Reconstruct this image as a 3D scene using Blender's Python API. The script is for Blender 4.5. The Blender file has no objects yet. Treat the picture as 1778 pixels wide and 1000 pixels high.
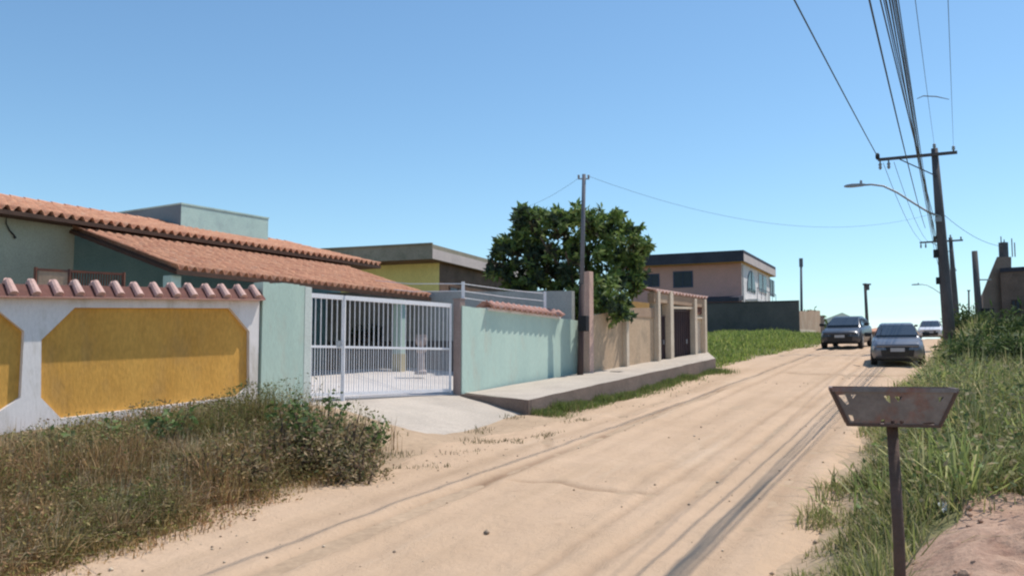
import bpy, math, random
import numpy as np
from mathutils import Vector
from mathutils.geometry import tessellate_polygon

# ------------------------------------------------------------------ camera, sky, sun, exposure
SC = bpy.context.scene
COL = SC.collection
W0, H0, F = 1778.0, 1000.0, 1600.0
PITCH = math.atan(130.0 / F)
CAMZ = 2.1
cam_d = bpy.data.cameras.new("camera")
cam_d.sensor_fit = 'HORIZONTAL'
cam_d.sensor_width = 36.0
cam_d.lens = F / W0 * 36.0
cam_d.clip_start = 0.05
cam_d.clip_end = 3000.0
cam = bpy.data.objects.new("camera", cam_d)
COL.objects.link(cam)
cam.location = (0, 0, CAMZ)
cam.rotation_euler = (math.pi / 2 + PITCH, 0, 0)
SC.camera = cam

SUN_EL = math.radians(62.0)
SUN_AZ = math.radians(64.0)          # clockwise from +Y
world = bpy.data.worlds.new("World")
SC.world = world
world.use_nodes = True
wn = world.node_tree
bg = wn.nodes["Background"]
sky = wn.nodes.new("ShaderNodeTexSky")
sky.sky_type = 'NISHITA'
sky.sun_disc = False
sky.sun_elevation = SUN_EL
sky.sun_rotation = SUN_AZ
sky.altitude = 20.0
sky.air_density = 1.0
sky.dust_density = 0.3
sky.ozone_density = 2.5
bg.inputs["Strength"].default_value = 0.135
# a low bank of cloud along the horizon and a thin veil high up
tc = wn.nodes.new("ShaderNodeTexCoord")
mp = wn.nodes.new("ShaderNodeMapping")
mp.inputs["Scale"].default_value = (3.0, 3.0, 22.0)
nz = wn.nodes.new("ShaderNodeTexNoise")
nz.inputs["Scale"].default_value = 2.2
nz.inputs["Detail"].default_value = 7.0
sep = wn.nodes.new("ShaderNodeSeparateXYZ")
band = wn.nodes.new("ShaderNodeMapRange")
band.inputs[1].default_value = 0.075
band.inputs[2].default_value = 0.035
band.inputs[3].default_value = 0.0
band.inputs[4].default_value = 1.0
rmp = wn.nodes.new("ShaderNodeMapRange")
rmp.inputs[1].default_value = 0.42
rmp.inputs[2].default_value = 0.62
mul = wn.nodes.new("ShaderNodeMath"); mul.operation = 'MULTIPLY'
mul2 = wn.nodes.new("ShaderNodeMath"); mul2.operation = 'MULTIPLY'; mul2.inputs[1].default_value = 0.75
mixc = wn.nodes.new("ShaderNodeMix"); mixc.data_type = 'RGBA'
mixc.inputs[7].default_value = (8.0, 8.2, 8.8, 1)
wn.links.new(tc.outputs["Generated"], mp.inputs[0])
wn.links.new(mp.outputs[0], nz.inputs["Vector"])
wn.links.new(tc.outputs["Generated"], sep.inputs[0])
wn.links.new(sep.outputs[2], band.inputs[0])
wn.links.new(nz.outputs[0], rmp.inputs[0])
wn.links.new(rmp.outputs[0], mul.inputs[0])
wn.links.new(band.outputs[0], mul.inputs[1])
wn.links.new(mul.outputs[0], mul2.inputs[0])
wn.links.new(mul2.outputs[0], mixc.inputs[0])
wn.links.new(sky.outputs[0], mixc.inputs[6])
hsv = wn.nodes.new("ShaderNodeHueSaturation")
hsv.inputs["Saturation"].default_value = 1.03
wn.links.new(mixc.outputs[2], hsv.inputs["Color"])
tint = wn.nodes.new("ShaderNodeMix"); tint.data_type = 'RGBA'; tint.blend_type = 'MULTIPLY'
tint.inputs[0].default_value = 1.0
tint.inputs[7].default_value = (0.85, 1.0, 1.01, 1)
wn.links.new(hsv.outputs[0], tint.inputs[6])
wn.links.new(tint.outputs[2], bg.inputs["Color"])

sun_d = bpy.data.lights.new("sun", 'SUN')
sun_d.energy = 4.0
sun_d.angle = math.radians(0.53)
sun_d.color = (1.0, 0.94, 0.85)
sun = bpy.data.objects.new("sun", sun_d)
COL.objects.link(sun)
SUNV = Vector((math.sin(SUN_AZ) * math.cos(SUN_EL), math.cos(SUN_AZ) * math.cos(SUN_EL), math.sin(SUN_EL)))
sun.rotation_euler = SUNV.to_track_quat('Z', 'Y').to_euler()
sun.location = (20, 20, 40)
SC.view_settings.view_transform = 'Standard'
SC.view_settings.look = 'None'
SC.view_settings.gamma = 1.0
SC.view_settings.exposure = 0.2
SC.render.engine = 'CYCLES'
SC.cycles.filter_width = 2.2         # the photograph is soft
SC.cycles.use_denoising = True
SC.cycles.max_bounces = 6

rng = np.random.default_rng(7)
random.seed(7)

# ------------------------------------------------------------------ geometry of the place
SR, CR = math.sin(math.radians(25.5)), math.cos(math.radians(25.5))


def ray(px, py):
    u = (px - W0 / 2) / F
    v = (H0 / 2 - py) / F
    c, s = math.cos(PITCH), math.sin(PITCH)
    y = c - v * s
    return u / y, (s + v * c) / y       # X and Z per metre of Y


def P(px, py, d):
    x, z = ray(px, py)
    return Vector((x * d, d, CAMZ + z * d))


def on_line(px, py, a, b):
    """point of the vertical plane through a-b that this pixel sees"""
    x, z = ray(px, py)
    wx, wy = b[0] - a[0], b[1] - a[1]
    k = (x * a[1] - a[0]) / (wx - x * wy)
    d = a[1] + k * wy
    return Vector((x * d, d, CAMZ + z * d))


def st(x, y):
    return SR * x + CR * y, CR * x - SR * y + 1.17


def xy(s, t):
    t = t - 1.17
    return CR * t + SR * s, -SR * t + CR * s


def sstep(a, b, x):
    k = np.clip((x - a) / (b - a), 0, 1)
    return k * k * (3 - 2 * k)


def vnoise(x, y, seed=0):
    """smooth value noise, numpy"""
    xi, yi = np.floor(x), np.floor(y)
    fx, fy = x - xi, y - yi
    fx, fy = fx * fx * (3 - 2 * fx), fy * fy * (3 - 2 * fy)

    def h(a, b):
        v = np.sin(a * 127.1 + b * 311.7 + seed * 74.7) * 43758.5453
        return v - np.floor(v)
    return ((h(xi, yi) * (1 - fx) + h(xi + 1, yi) * fx) * (1 - fy)
            + (h(xi, yi + 1) * (1 - fx) + h(xi + 1, yi + 1) * fx) * fy)


def left_w(s):
    return 5.7 - 1.1 * sstep(30, 46, s)


def right_w(s):
    return 0.75 * sstep(20, 34, s)


def base_z(s):
    L = 30.0
    hi = 2.447 + 0.0644 * L * (1 - np.exp(-(np.maximum(s, 38) - 38) / L)) - 0.02 * np.maximum(0, s - 120)
    hi = np.maximum(hi, -6.0)
    return np.where(s <= 38, 0.0644 * s, hi)


def dip(s, t):
    """the road edge sags a little in front of the driveway"""
    return -.10 * sstep(3.6, 5.6, -t) * sstep(12.5, 15, s) * (1 - sstep(20, 26, s))


def ground_z(x, y):
    x = np.asarray(x, float); y = np.asarray(y, float)
    s, t = st(x, y)
    z = base_z(s) + dip(s, t)
    amp = 0.55 - 0.43 * sstep(12.9, 14.3, s) + 0.35 * sstep(24, 33, s)
    tl = -t - left_w(s)
    z = z + amp * sstep(0.1, 3.2, tl)
    plot = sstep(8.8, 10.5, -t) * sstep(13.5, 15, s) * (1 - sstep(24, 27, s))
    z = z - 0.8 * plot
    tr = t - right_w(s)
    z = z + 0.5 * sstep(0.0, 1.3, tr) + 0.04 * np.clip(tr - 1.3, 0, 15)
    off = (sstep(0.0, 0.6, tl) + sstep(0, 0.6, tr))
    z = z + off * 0.10 * (vnoise(x * 0.9, y * 0.9, 3) - 0.5)
    return z


def gz(x, y):
    return float(ground_z(x, y))


# ------------------------------------------------------------------ builders
class MB:
    def __init__(self):
        self.v, self.f = [], []

    def add(self, vs, fs):
        n = len(self.v)
        self.v += [tuple(q) for q in vs]
        self.f += [tuple(i + n for i in q) for q in fs]
        return self

    def hexa(self, lo, hi):
        """lo, hi: four corners each, same winding"""
        return self.add(list(lo) + list(hi), [(3, 2, 1, 0), (4, 5, 6, 7), (0, 1, 5, 4), (1, 2, 6, 5), (2, 3, 7, 6), (3, 0, 4, 7)])

    def box(self, c, size, ax=None, ay=None):
        c = Vector(c)
        ax = Vector(ax or (1, 0, 0)).normalized()
        az = Vector((0, 0, 1))
        ay = Vector(ay).normalized() if ay else az.cross(ax).normalized()
        az = ax.cross(ay)
        hx, hy, hz = [k / 2 for k in size]
        q = [(-hx, -hy), (hx, -hy), (hx, hy), (-hx, hy)]
        return self.hexa([c + ax * a + ay * b - az * hz for a, b in q], [c + ax * a + ay * b + az * hz for a, b in q])

    def bar(self, a, b, w, h=None):
        a, b = Vector(a), Vector(b)
        d = b - a
        up = Vector((0, 0, 1)) if abs(d.normalized().z) < 0.9 else Vector((1, 0, 0))
        y = up.cross(d).normalized()
        return self.box((a + b) / 2, (d.length, w, h or w), d, y)

    def tube(self, pts, r, n=8, cap=True):
        pts = [Vector(p) for p in pts]
        if not hasattr(r, '__len__'):
            r = [r] * len(pts)
        vs, fs = [], []
        for i, p in enumerate(pts):
            d = (pts[min(i + 1, len(pts) - 1)] - pts[max(i - 1, 0)]).normalized()
            up = Vector((0, 0, 1)) if abs(d.z) < 0.95 else Vector((0, 1, 0))
            x = up.cross(d).normalized()
            y = d.cross(x)
            for k in range(n):
                a = 2 * math.pi * k / n
                vs.append(p + x * (math.cos(a) * r[i]) + y * (math.sin(a) * r[i]))
        for i in range(len(pts) - 1):
            for k in range(n):
                fs.append((i * n + k, i * n + (k + 1) % n, (i + 1) * n + (k + 1) % n, (i + 1) * n + k))
        if cap:
            fs.append(tuple(range(n - 1, -1, -1)))
            fs.append(tuple(range((len(pts) - 1) * n, len(pts) * n)))
        return self.add(vs, fs)

    def lathe(self, c, prof, axis=(0, 0, 1), n=16):
        c, ax = Vector(c), Vector(axis).normalized()
        x = ax.orthogonal().normalized()
        y = ax.cross(x)
        vs, fs = [], []
        for r, h in prof:
            for k in range(n):
                a = 2 * math.pi * k / n
                vs.append(c + ax * h + x * (r * math.cos(a)) + y * (r * math.sin(a)))
        for i in range(len(prof) - 1):
            for k in range(n):
                fs.append((i * n + k, i * n + (k + 1) % n, (i + 1) * n + (k + 1) % n, (i + 1) * n + k))
        fs.append(tuple(range(n - 1, -1, -1)))
        fs.append(tuple(range((len(prof) - 1) * n, len(prof) * n)))
        return self.add(vs, fs)

    def poly(self, outer, holes=()):
        """flat polygon (3-D points) with holes"""
        loops = [[Vector(p) for p in outer]] + [[Vector(p) for p in h] for h in holes]
        tris = tessellate_polygon(loops)
        return self.add([p for l in loops for p in l], tris)

    def grid(self, fn, nu, nv):
        vs = [fn(i / nu, j / nv) for j in range(nv + 1) for i in range(nu + 1)]
        fs = [(j * (nu + 1) + i, j * (nu + 1) + i + 1, (j + 1) * (nu + 1) + i + 1, (j + 1) * (nu + 1) + i)
              for j in range(nv) for i in range(nu)]
        return self.add(vs, fs)

    def build(self, name, mat, parent=None, smooth=False, bevel=0.0, solid=0.0, subsurf=0):
        me = bpy.data.meshes.new(name)
        org = org_of(parent) if parent else Vector((0, 0, 0))
        me.from_pydata([(a - org.x, b - org.y, c - org.z) for a, b, c in self.v], [], self.f)
        me.validate()
        me.update()
        if smooth:
            me.polygons.foreach_set("use_smooth", [True] * len(me.polygons))
        return finish(name, me, mat, parent, bevel, solid, subsurf)


def org_of(o):
    while o.parent:
        o = o.parent
    return Vector(o.location)


def finish(name, me, mat, parent=None, bevel=0.0, solid=0.0, subsurf=0):
    o = bpy.data.objects.new(name, me)
    COL.objects.link(o)
    me.materials.append(mat)
    if parent:
        o.parent = parent
    if solid:
        m = o.modifiers.new("solid", 'SOLIDIFY'); m.thickness = solid; m.offset = -1
    if bevel:
        m = o.modifiers.new("bevel", 'BEVEL'); m.width = bevel; m.segments = 2; m.limit_method = 'ANGLE'
    if subsurf:
        m = o.modifiers.new("sub", 'SUBSURF'); m.levels = subsurf; m.render_levels = subsurf
    return o


def tag(o, label, cat, group=None, kind=None):
    o["label"] = label
    o["category"] = cat
    if group: o["group"] = group
    if kind: o["kind"] = kind
    return o


def struct(o, label, cat):
    return tag(o, label, cat, None, "structure")


def thing(name, label, cat, loc, group=None):
    o = bpy.data.objects.new(name, None)
    COL.objects.link(o)
    o.empty_display_size = 0.2
    o.location = loc
    return tag(o, label, cat, group)


def copy_tree(o, loc, rotz=0.0, label=None):
    r = o.copy(); COL.objects.link(r)
    r.location = loc
    r.rotation_euler = (0, 0, rotz)
    if label: r["label"] = label
    for ch in list(o.children):
        c = ch.copy(); COL.objects.link(c); c.parent = r
        for g in list(ch.children):
            d = g.copy(); COL.objects.link(d); d.parent = c
    return r


def np_mesh(name, V, T, colors, mat, parent=None):
    """triangle mesh from arrays, with a per-vertex colour attribute"""
    if parent is not None:
        V = V - np.array(org_of(parent))
    me = bpy.data.meshes.new(name)
    me.vertices.add(len(V)); me.vertices.foreach_set("co", V.astype(np.float32).ravel())
    me.loops.add(T.size); me.loops.foreach_set("vertex_index", T.astype(np.int32).ravel())
    me.polygons.add(len(T)); me.polygons.foreach_set("loop_start", np.arange(0, T.size, 3, dtype=np.int32))
    me.polygons.foreach_set("loop_total", np.full(len(T), 3, dtype=np.int32))
    me.update(calc_edges=True)
    at = me.color_attributes.new("Col", 'FLOAT_COLOR', 'POINT')
    c4 = np.ones((len(V), 4), np.float32); c4[:, :3] = colors
    at.data.foreach_set("color", c4.ravel())
    return finish(name, me, mat, parent)


# ------------------------------------------------------------------ materials
def lin(r, g, b):
    def f(c):
        c /= 255.0
        return c / 12.92 if c <= 0.04045 else ((c + 0.055) / 1.055) ** 2.4
    return (f(r), f(g), f(b))


def pm(name, c1, c2=None, scale=3.0, rough=0.85, bump=0.15, bscale=None, dirt=None, dscale=1.2, damt=0.5, lo=0.35, hi=0.65,
       metal=0.0, stretch=(1, 1, 1), spec=0.3, fine=0.12, dlo=.52, dhi=.72):
    m = bpy.data.materials.new(name)
    m.use_nodes = True
    nt = m.node_tree
    b = nt.nodes["Principled BSDF"]
    b.inputs["Roughness"].default_value = rough
    b.inputs["Metallic"].default_value = metal
    b.inputs["Specular IOR Level"].default_value = spec
    if c2 is None:
        c2 = tuple(k * 0.78 for k in c1)
    tcn = nt.nodes.new("ShaderNodeTexCoord")
    mpn = nt.nodes.new("ShaderNodeMapping")
    mpn.inputs["Scale"].default_value = stretch
    nt.links.new(tcn.outputs["Object"], mpn.inputs[0])

    def noise(sc, det=6.0, rg=0.6):
        n = nt.nodes.new("ShaderNodeTexNoise")
        n.inputs["Scale"].default_value = sc
        n.inputs["Detail"].default_value = det
        n.inputs["Roughness"].default_value = rg
        nt.links.new(mpn.outputs[0], n.inputs["Vector"])
        return n.outputs[0]

    def rng_(sock, a, c, o0=0.0, o1=1.0):
        r = nt.nodes.new("ShaderNodeMapRange")
        r.inputs[1].default_value = a; r.inputs[2].default_value = c
        r.inputs[3].default_value = o0; r.inputs[4].default_value = o1
        nt.links.new(sock, r.inputs[0])
        return r.outputs[0]

    def mix(fac, a, c, mode='MIX'):
        x = nt.nodes.new("ShaderNodeMix"); x.data_type = 'RGBA'; x.blend_type = mode
        for s_, val in ((0, fac), (6, a), (7, c)):
            if isinstance(val, tuple): x.inputs[s_].default_value = (*val[:3], 1)
            elif isinstance(val, float): x.inputs[s_].default_value = val
            else: nt.links.new(val, x.inputs[s_])
        return x.outputs[2]
    col = mix(rng_(noise(scale), lo, hi), c1, c2)
    if dirt:
        col = mix(rng_(noise(dscale, 8.0, 0.7), dlo, dhi, 0.0, damt), col, dirt)
    if fine:
        col = mix(1.0, col, rng_(noise((bscale or 40.0), 3.0), 0.3, 0.7, 1 - fine, 1 + fine), 'MULTIPLY')
    nt.links.new(col, b.inputs["Base Color"])
    if bump:
        bn = nt.nodes.new("ShaderNodeBump")
        bn.inputs["Strength"].default_value = bump
        bn.inputs["Distance"].default_value = 0.02
        nt.links.new(noise(bscale or 40.0, 5.0), bn.inputs["Height"])
        nt.links.new(bn.outputs[0], b.inputs["Normal"])
    return m


def leafmat(name, transl=0.35, rough=0.6):
    m = bpy.data.materials.new(name); m.use_nodes = True
    nt = m.node_tree
    b = nt.nodes["Principled BSDF"]; b.inputs["Roughness"].default_value = rough
    b.inputs["Specular IOR Level"].default_value = 0.25
    out = nt.nodes["Material Output"]
    a = nt.nodes.new("ShaderNodeAttribute"); a.attribute_name = "Col"
    t = nt.nodes.new("ShaderNodeBsdfTranslucent")
    mx = nt.nodes.new("ShaderNodeMixShader"); mx.inputs[0].default_value = transl
    nt.links.new(a.outputs["Color"], b.inputs["Base Color"])
    nt.links.new(a.outputs["Color"], t.inputs["Color"])
    nt.links.new(b.outputs[0], mx.inputs[1]); nt.links.new(t.outputs[0], mx.inputs[2])
    nt.links.new(mx.outputs[0], out.inputs["Surface"])
    return m


def glassmat(name, c=(0.02, 0.025, 0.035), rough=0.25):
    m = bpy.data.materials.new(name); m.use_nodes = True
    b = m.node_tree.nodes["Principled BSDF"]
    nt = m.node_tree
    n = nt.nodes.new("ShaderNodeTexNoise"); n.inputs["Scale"].default_value = 3.0
    x = nt.nodes.new("ShaderNodeMix"); x.data_type = 'RGBA'
    x.inputs[6].default_value = (*c, 1); x.inputs[7].default_value = (*[k * 1.8 for k in c], 1)
    nt.links.new(n.outputs[0], x.inputs[0]); nt.links.new(x.outputs[2], b.inputs["Base Color"])
    b.inputs["Roughness"].default_value = rough
    b.inputs["Specular IOR Level"].default_value = 0.6 if rough < .1 else .2
    return m


M = {
    'white': pm('white_paint', (.82, .77, .75), (.75, .70, .68), 1.2, .8, .12, 30, fine=.05, dirt=(.50, .45, .38), dscale=1.7, damt=.85, stretch=(1, 1, .4), dlo=.5, dhi=.68),
    'yellow': pm('yellow_paint', (.68, .37, .085), (.60, .31, .065), 1.5, .85, .35, 22, dirt=(.45, .27, .10), dscale=1.6, damt=.6, stretch=(1, 1, .45)),
    'teal': pm('mint_paint', (.52, .65, .56), (.45, .58, .51), 1.4, .85, .15, 30, fine=.06, dirt=(.50, .49, .40), dscale=1.7, damt=.7, stretch=(1, 1, .35)),
    'palemint': pm('pale_mint', (.66, .70, .65), (.58, .63, .58), 1.4, .85, .15, 30, dirt=(.5, .5, .44), damt=.5),
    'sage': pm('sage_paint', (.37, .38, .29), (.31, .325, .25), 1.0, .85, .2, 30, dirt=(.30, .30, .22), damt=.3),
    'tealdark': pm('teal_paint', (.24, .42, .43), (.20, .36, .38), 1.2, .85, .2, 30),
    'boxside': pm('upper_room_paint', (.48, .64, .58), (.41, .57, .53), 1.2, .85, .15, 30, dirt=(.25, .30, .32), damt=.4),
    'tile': pm('roof_tile', (.63, .32, .195), (.45, .20, .125), 3.4, .85, .3, 25, dirt=(.66, .44, .31), dscale=3.5, damt=.65),
    'tile_pale': pm('coping_tile', (.52, .29, .235), (.40, .20, .155), 3.0, .85, .3, 25, dirt=(.62, .48, .43), dscale=3.0, damt=.6),
    'tile_strip': pm('sunbleached_tile', (.60, .40, .35), (.50, .30, .25), 3.0, .85, .3, 25, dirt=(.66, .52, .47), dscale=3.0, damt=.6),
    'tile_dark': pm('shaded_channel_tile', (.17, .075, .06), (.12, .055, .045), 3.0, .9, .3, 25),  # shade in the gaps between cover tiles put into this darker colour
    'sideshade': pm('shade_blue_grey', (.20, .26, .285), (.155, .205, .235), 1.0, .9, .2, 26, dirt=(.12, .15, .17), damt=.5),  # shade of the room's near face put into the colour
    'wood': pm('dark_wood', (.085, .045, .03), (.06, .032, .022), 3, .7, .2, 30),
    'gate': pm('white_metal', (.78, .77, .80), (.72, .71, .74), 2, .45, .05, 40, dirt=(.5, .38, .3), damt=.25),
    'post': pm('brown_paint', (.34, .26, .235), (.28, .21, .19), 2, .7, .1, 30),
    'concrete': pm('concrete', (.50, .43, .36), (.43, .37, .31), 1.1, .9, .4, 26, dirt=(.33, .28, .24), dscale=.8, damt=.5),
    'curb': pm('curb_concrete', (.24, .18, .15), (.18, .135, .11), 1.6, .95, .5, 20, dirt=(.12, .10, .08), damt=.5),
    'slab': pm('yard_concrete', (.62, .57, .54), (.54, .49, .46), .9, .9, .25, 26, dirt=(.45, .40, .36), damt=.4),
    'grey': pm('grey_render', (.42, .42, .40), (.34, .34, .33), .9, .9, .3, 26, dirt=(.22, .21, .20), damt=.5),
    'darkband': pm('dark_dado', (.17, .155, .15), (.13, .12, .118), 2, .8, .2, 26),
    'beige': pm('beige_paint', (.55, .40, .27), (.48, .34, .225), .9, .88, .3, 26, dirt=(.30, .235, .17), dscale=1.3, damt=.85, stretch=(1, 1, .5)),
    'cream': pm('cream_paint', (.66, .55, .43), (.58, .47, .36), 2, .85, .2, 26, dirt=(.45, .36, .28), damt=.35),
    'pinkpillar': pm('pink_paint', (.62, .42, .34), (.55, .36, .29), 2, .85, .2, 26),
    'rust': pm('rusty_brown', (.20, .075, .045), (.13, .055, .04), 5, .8, .3, 30, dirt=(.06, .05, .05), dscale=4, damt=.7),
    'browngate': pm('brown_gate', (.075, .045, .045), (.055, .035, .04), 3, .55, .1, 30),
    'yhouse': pm('lemon_paint', (.80, .67, .25), (.72, .60, .22), 1, .85, .2, 26, dirt=(.4, .36, .15), damt=.3),
    'moss': pm('mossy_concrete', (.31, .27, .21), (.24, .21, .16), 1.4, .95, .4, 18, dirt=(.09, .10, .06), damt=.7),
    'veranda': pm('veranda_brown', (.17, .10, .07), (.10, .06, .04), 1.5, .8, .2, 26),
    'ochre_pale': pm('pale_ochre', (.50, .42, .22), (.43, .36, .19), 1.5, .8, .2, 26),
    'orange': pm('ochre_paint', (.58, .34, .12), (.5, .3, .1), 1.5, .8, .2, 26),
    'pink': pm('pink_wall', (.58, .32, .28), (.51, .29, .25), .6, .88, .2, 20, dirt=(.40, .27, .23), damt=.3),
    'pinkwhite': pm('pale_wall', (.70, .66, .64), (.62, .58, .56), .8, .88, .2, 20),
    'darkslab': pm('dark_slab', (.055, .055, .075), (.04, .04, .055), .8, .9, .3, 20),
    'palefascia': pm('pale_fascia', (.55, .46, .43), (.46, .39, .37), .8, .9, .2, 20),
    'darkwall': pm('charcoal_render', (.135, .122, .112), (.10, .092, .086), .8, .92, .4, 18, dirt=(.045, .05, .05), dscale=.5, damt=.6),
    'blueframe': pm('blue_frame', (.05, .07, .13), (.04, .055, .10), 2, .5, .05, 30),
    'brick': pm('raw_brick', (.29, .205, .16), (.22, .155, .125), 1.6, .95, .5, 14, dirt=(.26, .20, .16), dscale=1.2, damt=.6),
    'brickdark': pm('old_brick', (.22, .15, .12), (.16, .11, .09), 1.6, .95, .5, 14, dirt=(.05, .05, .045), damt=.6),
    'tan': pm('tan_wall', (.42, .29, .20), (.35, .24, .17), 1, .9, .3, 18, dirt=(.55, .47, .36), dscale=.7, damt=.6),
    'greyroof': pm('weathered_roof', (.17, .21, .19), (.13, .165, .15), .8, .9, .3, 14),
    'pole': pm('pole_concrete', (.11, .10, .105), (.075, .07, .075), 2, .85, .3, 20, dirt=(.17, .15, .14), damt=.5, stretch=(1, 1, .3)),
    'polebrown': pm('stained_pole', (.075, .05, .05), (.055, .04, .04), 2, .85, .2, 20),
    'polegrey': pm('grey_pole', (.16, .165, .19), (.12, .125, .15), 2, .8, .2, 20),
    'black': pm('black_rubber', (.025, .025, .028), (.018, .018, .02), 4, .7, .05, 30),
    'cable': pm('cable_black', (.06, .065, .075), (.045, .05, .06), 2, .6, .0, 30),
    'steel': pm('galvanised_steel', (.33, .34, .36), (.26, .27, .29), 3, .5, .05, 30, metal=.4),
    'lampgrey': pm('lamp_grey', (.30, .31, .33), (.24, .25, .27), 3, .5, .05, 30),
    'basket': pm('weathered_steel', (.215, .19, .18), (.15, .13, .125), 6, .7, .2, 45, dirt=(.22, .075, .045), dscale=3.4, damt=.85, dlo=.46, dhi=.62),
    'basketrust': pm('rusted_steel', (.115, .07, .055), (.08, .055, .045), 7, .75, .3, 45, dirt=(.12, .09, .09), dscale=5, damt=.7),
    'litter': pm('pale_plastic', (.75, .74, .72), (.68, .67, .65), 6, .5, .1, 30),
    'earth': pm('red_earth', (.36, .225, .16), (.45, .30, .215), 5, .95, 1.0, 22, dirt=(.22, .12, .085), dscale=2.2, damt=.9),
    'bark': pm('bark', (.12, .085, .06), (.08, .06, .045), 6, .95, .6, 20, stretch=(1, 1, .3)),
    'glass': glassmat('dark_glass'),
    'carglass': glassmat('car_glass', (.025, .032, .042), .04),
    'headlight': pm('headlight_lens', (.55, .57, .60), (.42, .44, .47), 6, .15, .0, 30, spec=.6),
    'plate': pm('plate_grey', (.45, .45, .46), (.4, .4, .41), 5, .5, .0, 30),
    'rim': pm('alloy', (.35, .35, .37), (.28, .28, .3), 6, .35, .0, 30, metal=.6),
    'silver': pm('silver_paint', (.185, .195, .225), (.16, .17, .20), 3, .28, .0, 30, metal=.35, spec=.5, fine=.03),
    'greycar': pm('graphite_paint', (.075, .08, .095), (.06, .065, .08), 3, .3, .0, 30, metal=.3, spec=.5, fine=.03),
    'whitecar': pm('white_car_paint', (.68, .68, .70), (.64, .64, .66), 3, .3, .0, 30, spec=.5, fine=.03),
    'trim': pm('black_trim', (.03, .03, .033), (.022, .022, .025), 4, .5, .02, 30),
    'statue': pm('pale_pink_plaster', (.46, .38, .35), (.38, .31, .29), 5, .85, .2, 30),
    'pot': pm('dark_pot', (.03, .035, .03), (.02, .025, .02), 6, .7, .1, 30),
    'leaf': leafmat('leaf'),
    'grassm': leafmat('grass_blade', .5),
    'stone': leafmat('stone', 0.0, .95),
    'dryleaf': leafmat('weed_leaf', .3, .8),
}


def ground_material():
    m = pm('ground_soil', (.46, .33, .22), (.39, .275, .18), .8, .95, .5, 12, dirt=(.26, .19, .13), dscale=.6, damt=.4)
    nt = m.node_tree
    b = nt.nodes["Principled BSDF"]
    src = b.inputs["Base Color"].links[0].from_socket
    a = nt.nodes.new("ShaderNodeAttribute"); a.attribute_name = "Col"
    sp = nt.nodes.new("ShaderNodeSeparateColor")
    nt.links.new(a.outputs["Color"], sp.inputs[0])
    x = nt.nodes.new("ShaderNodeMix"); x.data_type = 'RGBA'
    x.inputs[7].default_value = (.13, .14, .055, 1)
    nt.links.new(sp.outputs[0], x.inputs[0]); nt.links.new(src, x.inputs[6])
    y = nt.nodes.new("ShaderNodeMix"); y.data_type = 'RGBA'
    y.inputs[7].default_value = (.22, .155, .10, 1)
    nt.links.new(sp.outputs[1], y.inputs[0]); nt.links.new(x.outputs[2], y.inputs[6])
    nt.links.new(y.outputs[2], b.inputs["Base Color"])
    return m


def road_material():
    m = bpy.data.materials.new('sand_road'); m.use_nodes = True
    nt = m.node_tree
    b = nt.nodes["Principled BSDF"]; b.inputs["Roughness"].default_value = .95
    b.inputs["Specular IOR Level"].default_value = .15
    uv = nt.nodes.new("ShaderNodeUVMap"); uv.uv_map = "st"

    def noise(sx, sy, sc, det=6., rg=.6):
        mp_ = nt.nodes.new("ShaderNodeMapping"); mp_.inputs["Scale"].default_value = (sx, sy, 1)
        nt.links.new(uv.outputs[0], mp_.inputs[0])
        n = nt.nodes.new("ShaderNodeTexNoise"); n.inputs["Scale"].default_value = sc
        n.inputs["Detail"].default_value = det; n.inputs["Roughness"].default_value = rg
        nt.links.new(mp_.outputs[0], n.inputs["Vector"])
        return n.outputs[0]

    def mr(s, a, c, o0=0., o1=1.):
        r = nt.nodes.new("ShaderNodeMapRange")
        for i, k in enumerate((a, c, o0, o1)): r.inputs[i + 1].default_value = k
        nt.links.new(s, r.inputs[0]); return r.outputs[0]

    def mix(f, a, c):
        x = nt.nodes.new("ShaderNodeMix"); x.data_type = 'RGBA'
        for i, val in ((0, f), (6, a), (7, c)):
            if isinstance(val, tuple): x.inputs[i].default_value = (*val, 1)
            else: nt.links.new(val, x.inputs[i])
        return x.outputs[2]
    c = mix(mr(noise(1, 1, .35), .35, .65), (.575, .41, .282), (.51, .357, .238))
    c = mix(mr(noise(1, .06, 2.2), .5, .75, 0, .5), c, (.41, .29, .19))      # streaks along the tracks
    c = mix(mr(noise(1, .12, 1.1, 8., .7), .56, .7, 0, .55), c, (.58, .45, .33))
    c = mix(mr(noise(1, 1, 1.6, 10., .75), .60, .74, 0, .5), c, (.29, .19, .12))   # damp patches
    at = nt.nodes.new("ShaderNodeAttribute"); at.attribute_name = "Col"
    sp = nt.nodes.new("ShaderNodeSeparateColor"); nt.links.new(at.outputs["Color"], sp.inputs[0])
    c = mix(sp.outputs[0], c, (.22, .135, .08))                                     # packed, darker earth in the ruts
    nt.links.new(c, b.inputs["Base Color"])
    bn = nt.nodes.new("ShaderNodeBump"); bn.inputs["Strength"].default_value = .8; bn.inputs["Distance"].default_value = .04
    nt.links.new(noise(1, .7, 9., 8., .7), bn.inputs["Height"])
    nt.links.new(bn.outputs[0], b.inputs["Normal"])
    return m


M['ground'] = ground_material()
M['road'] = road_material()

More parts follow.
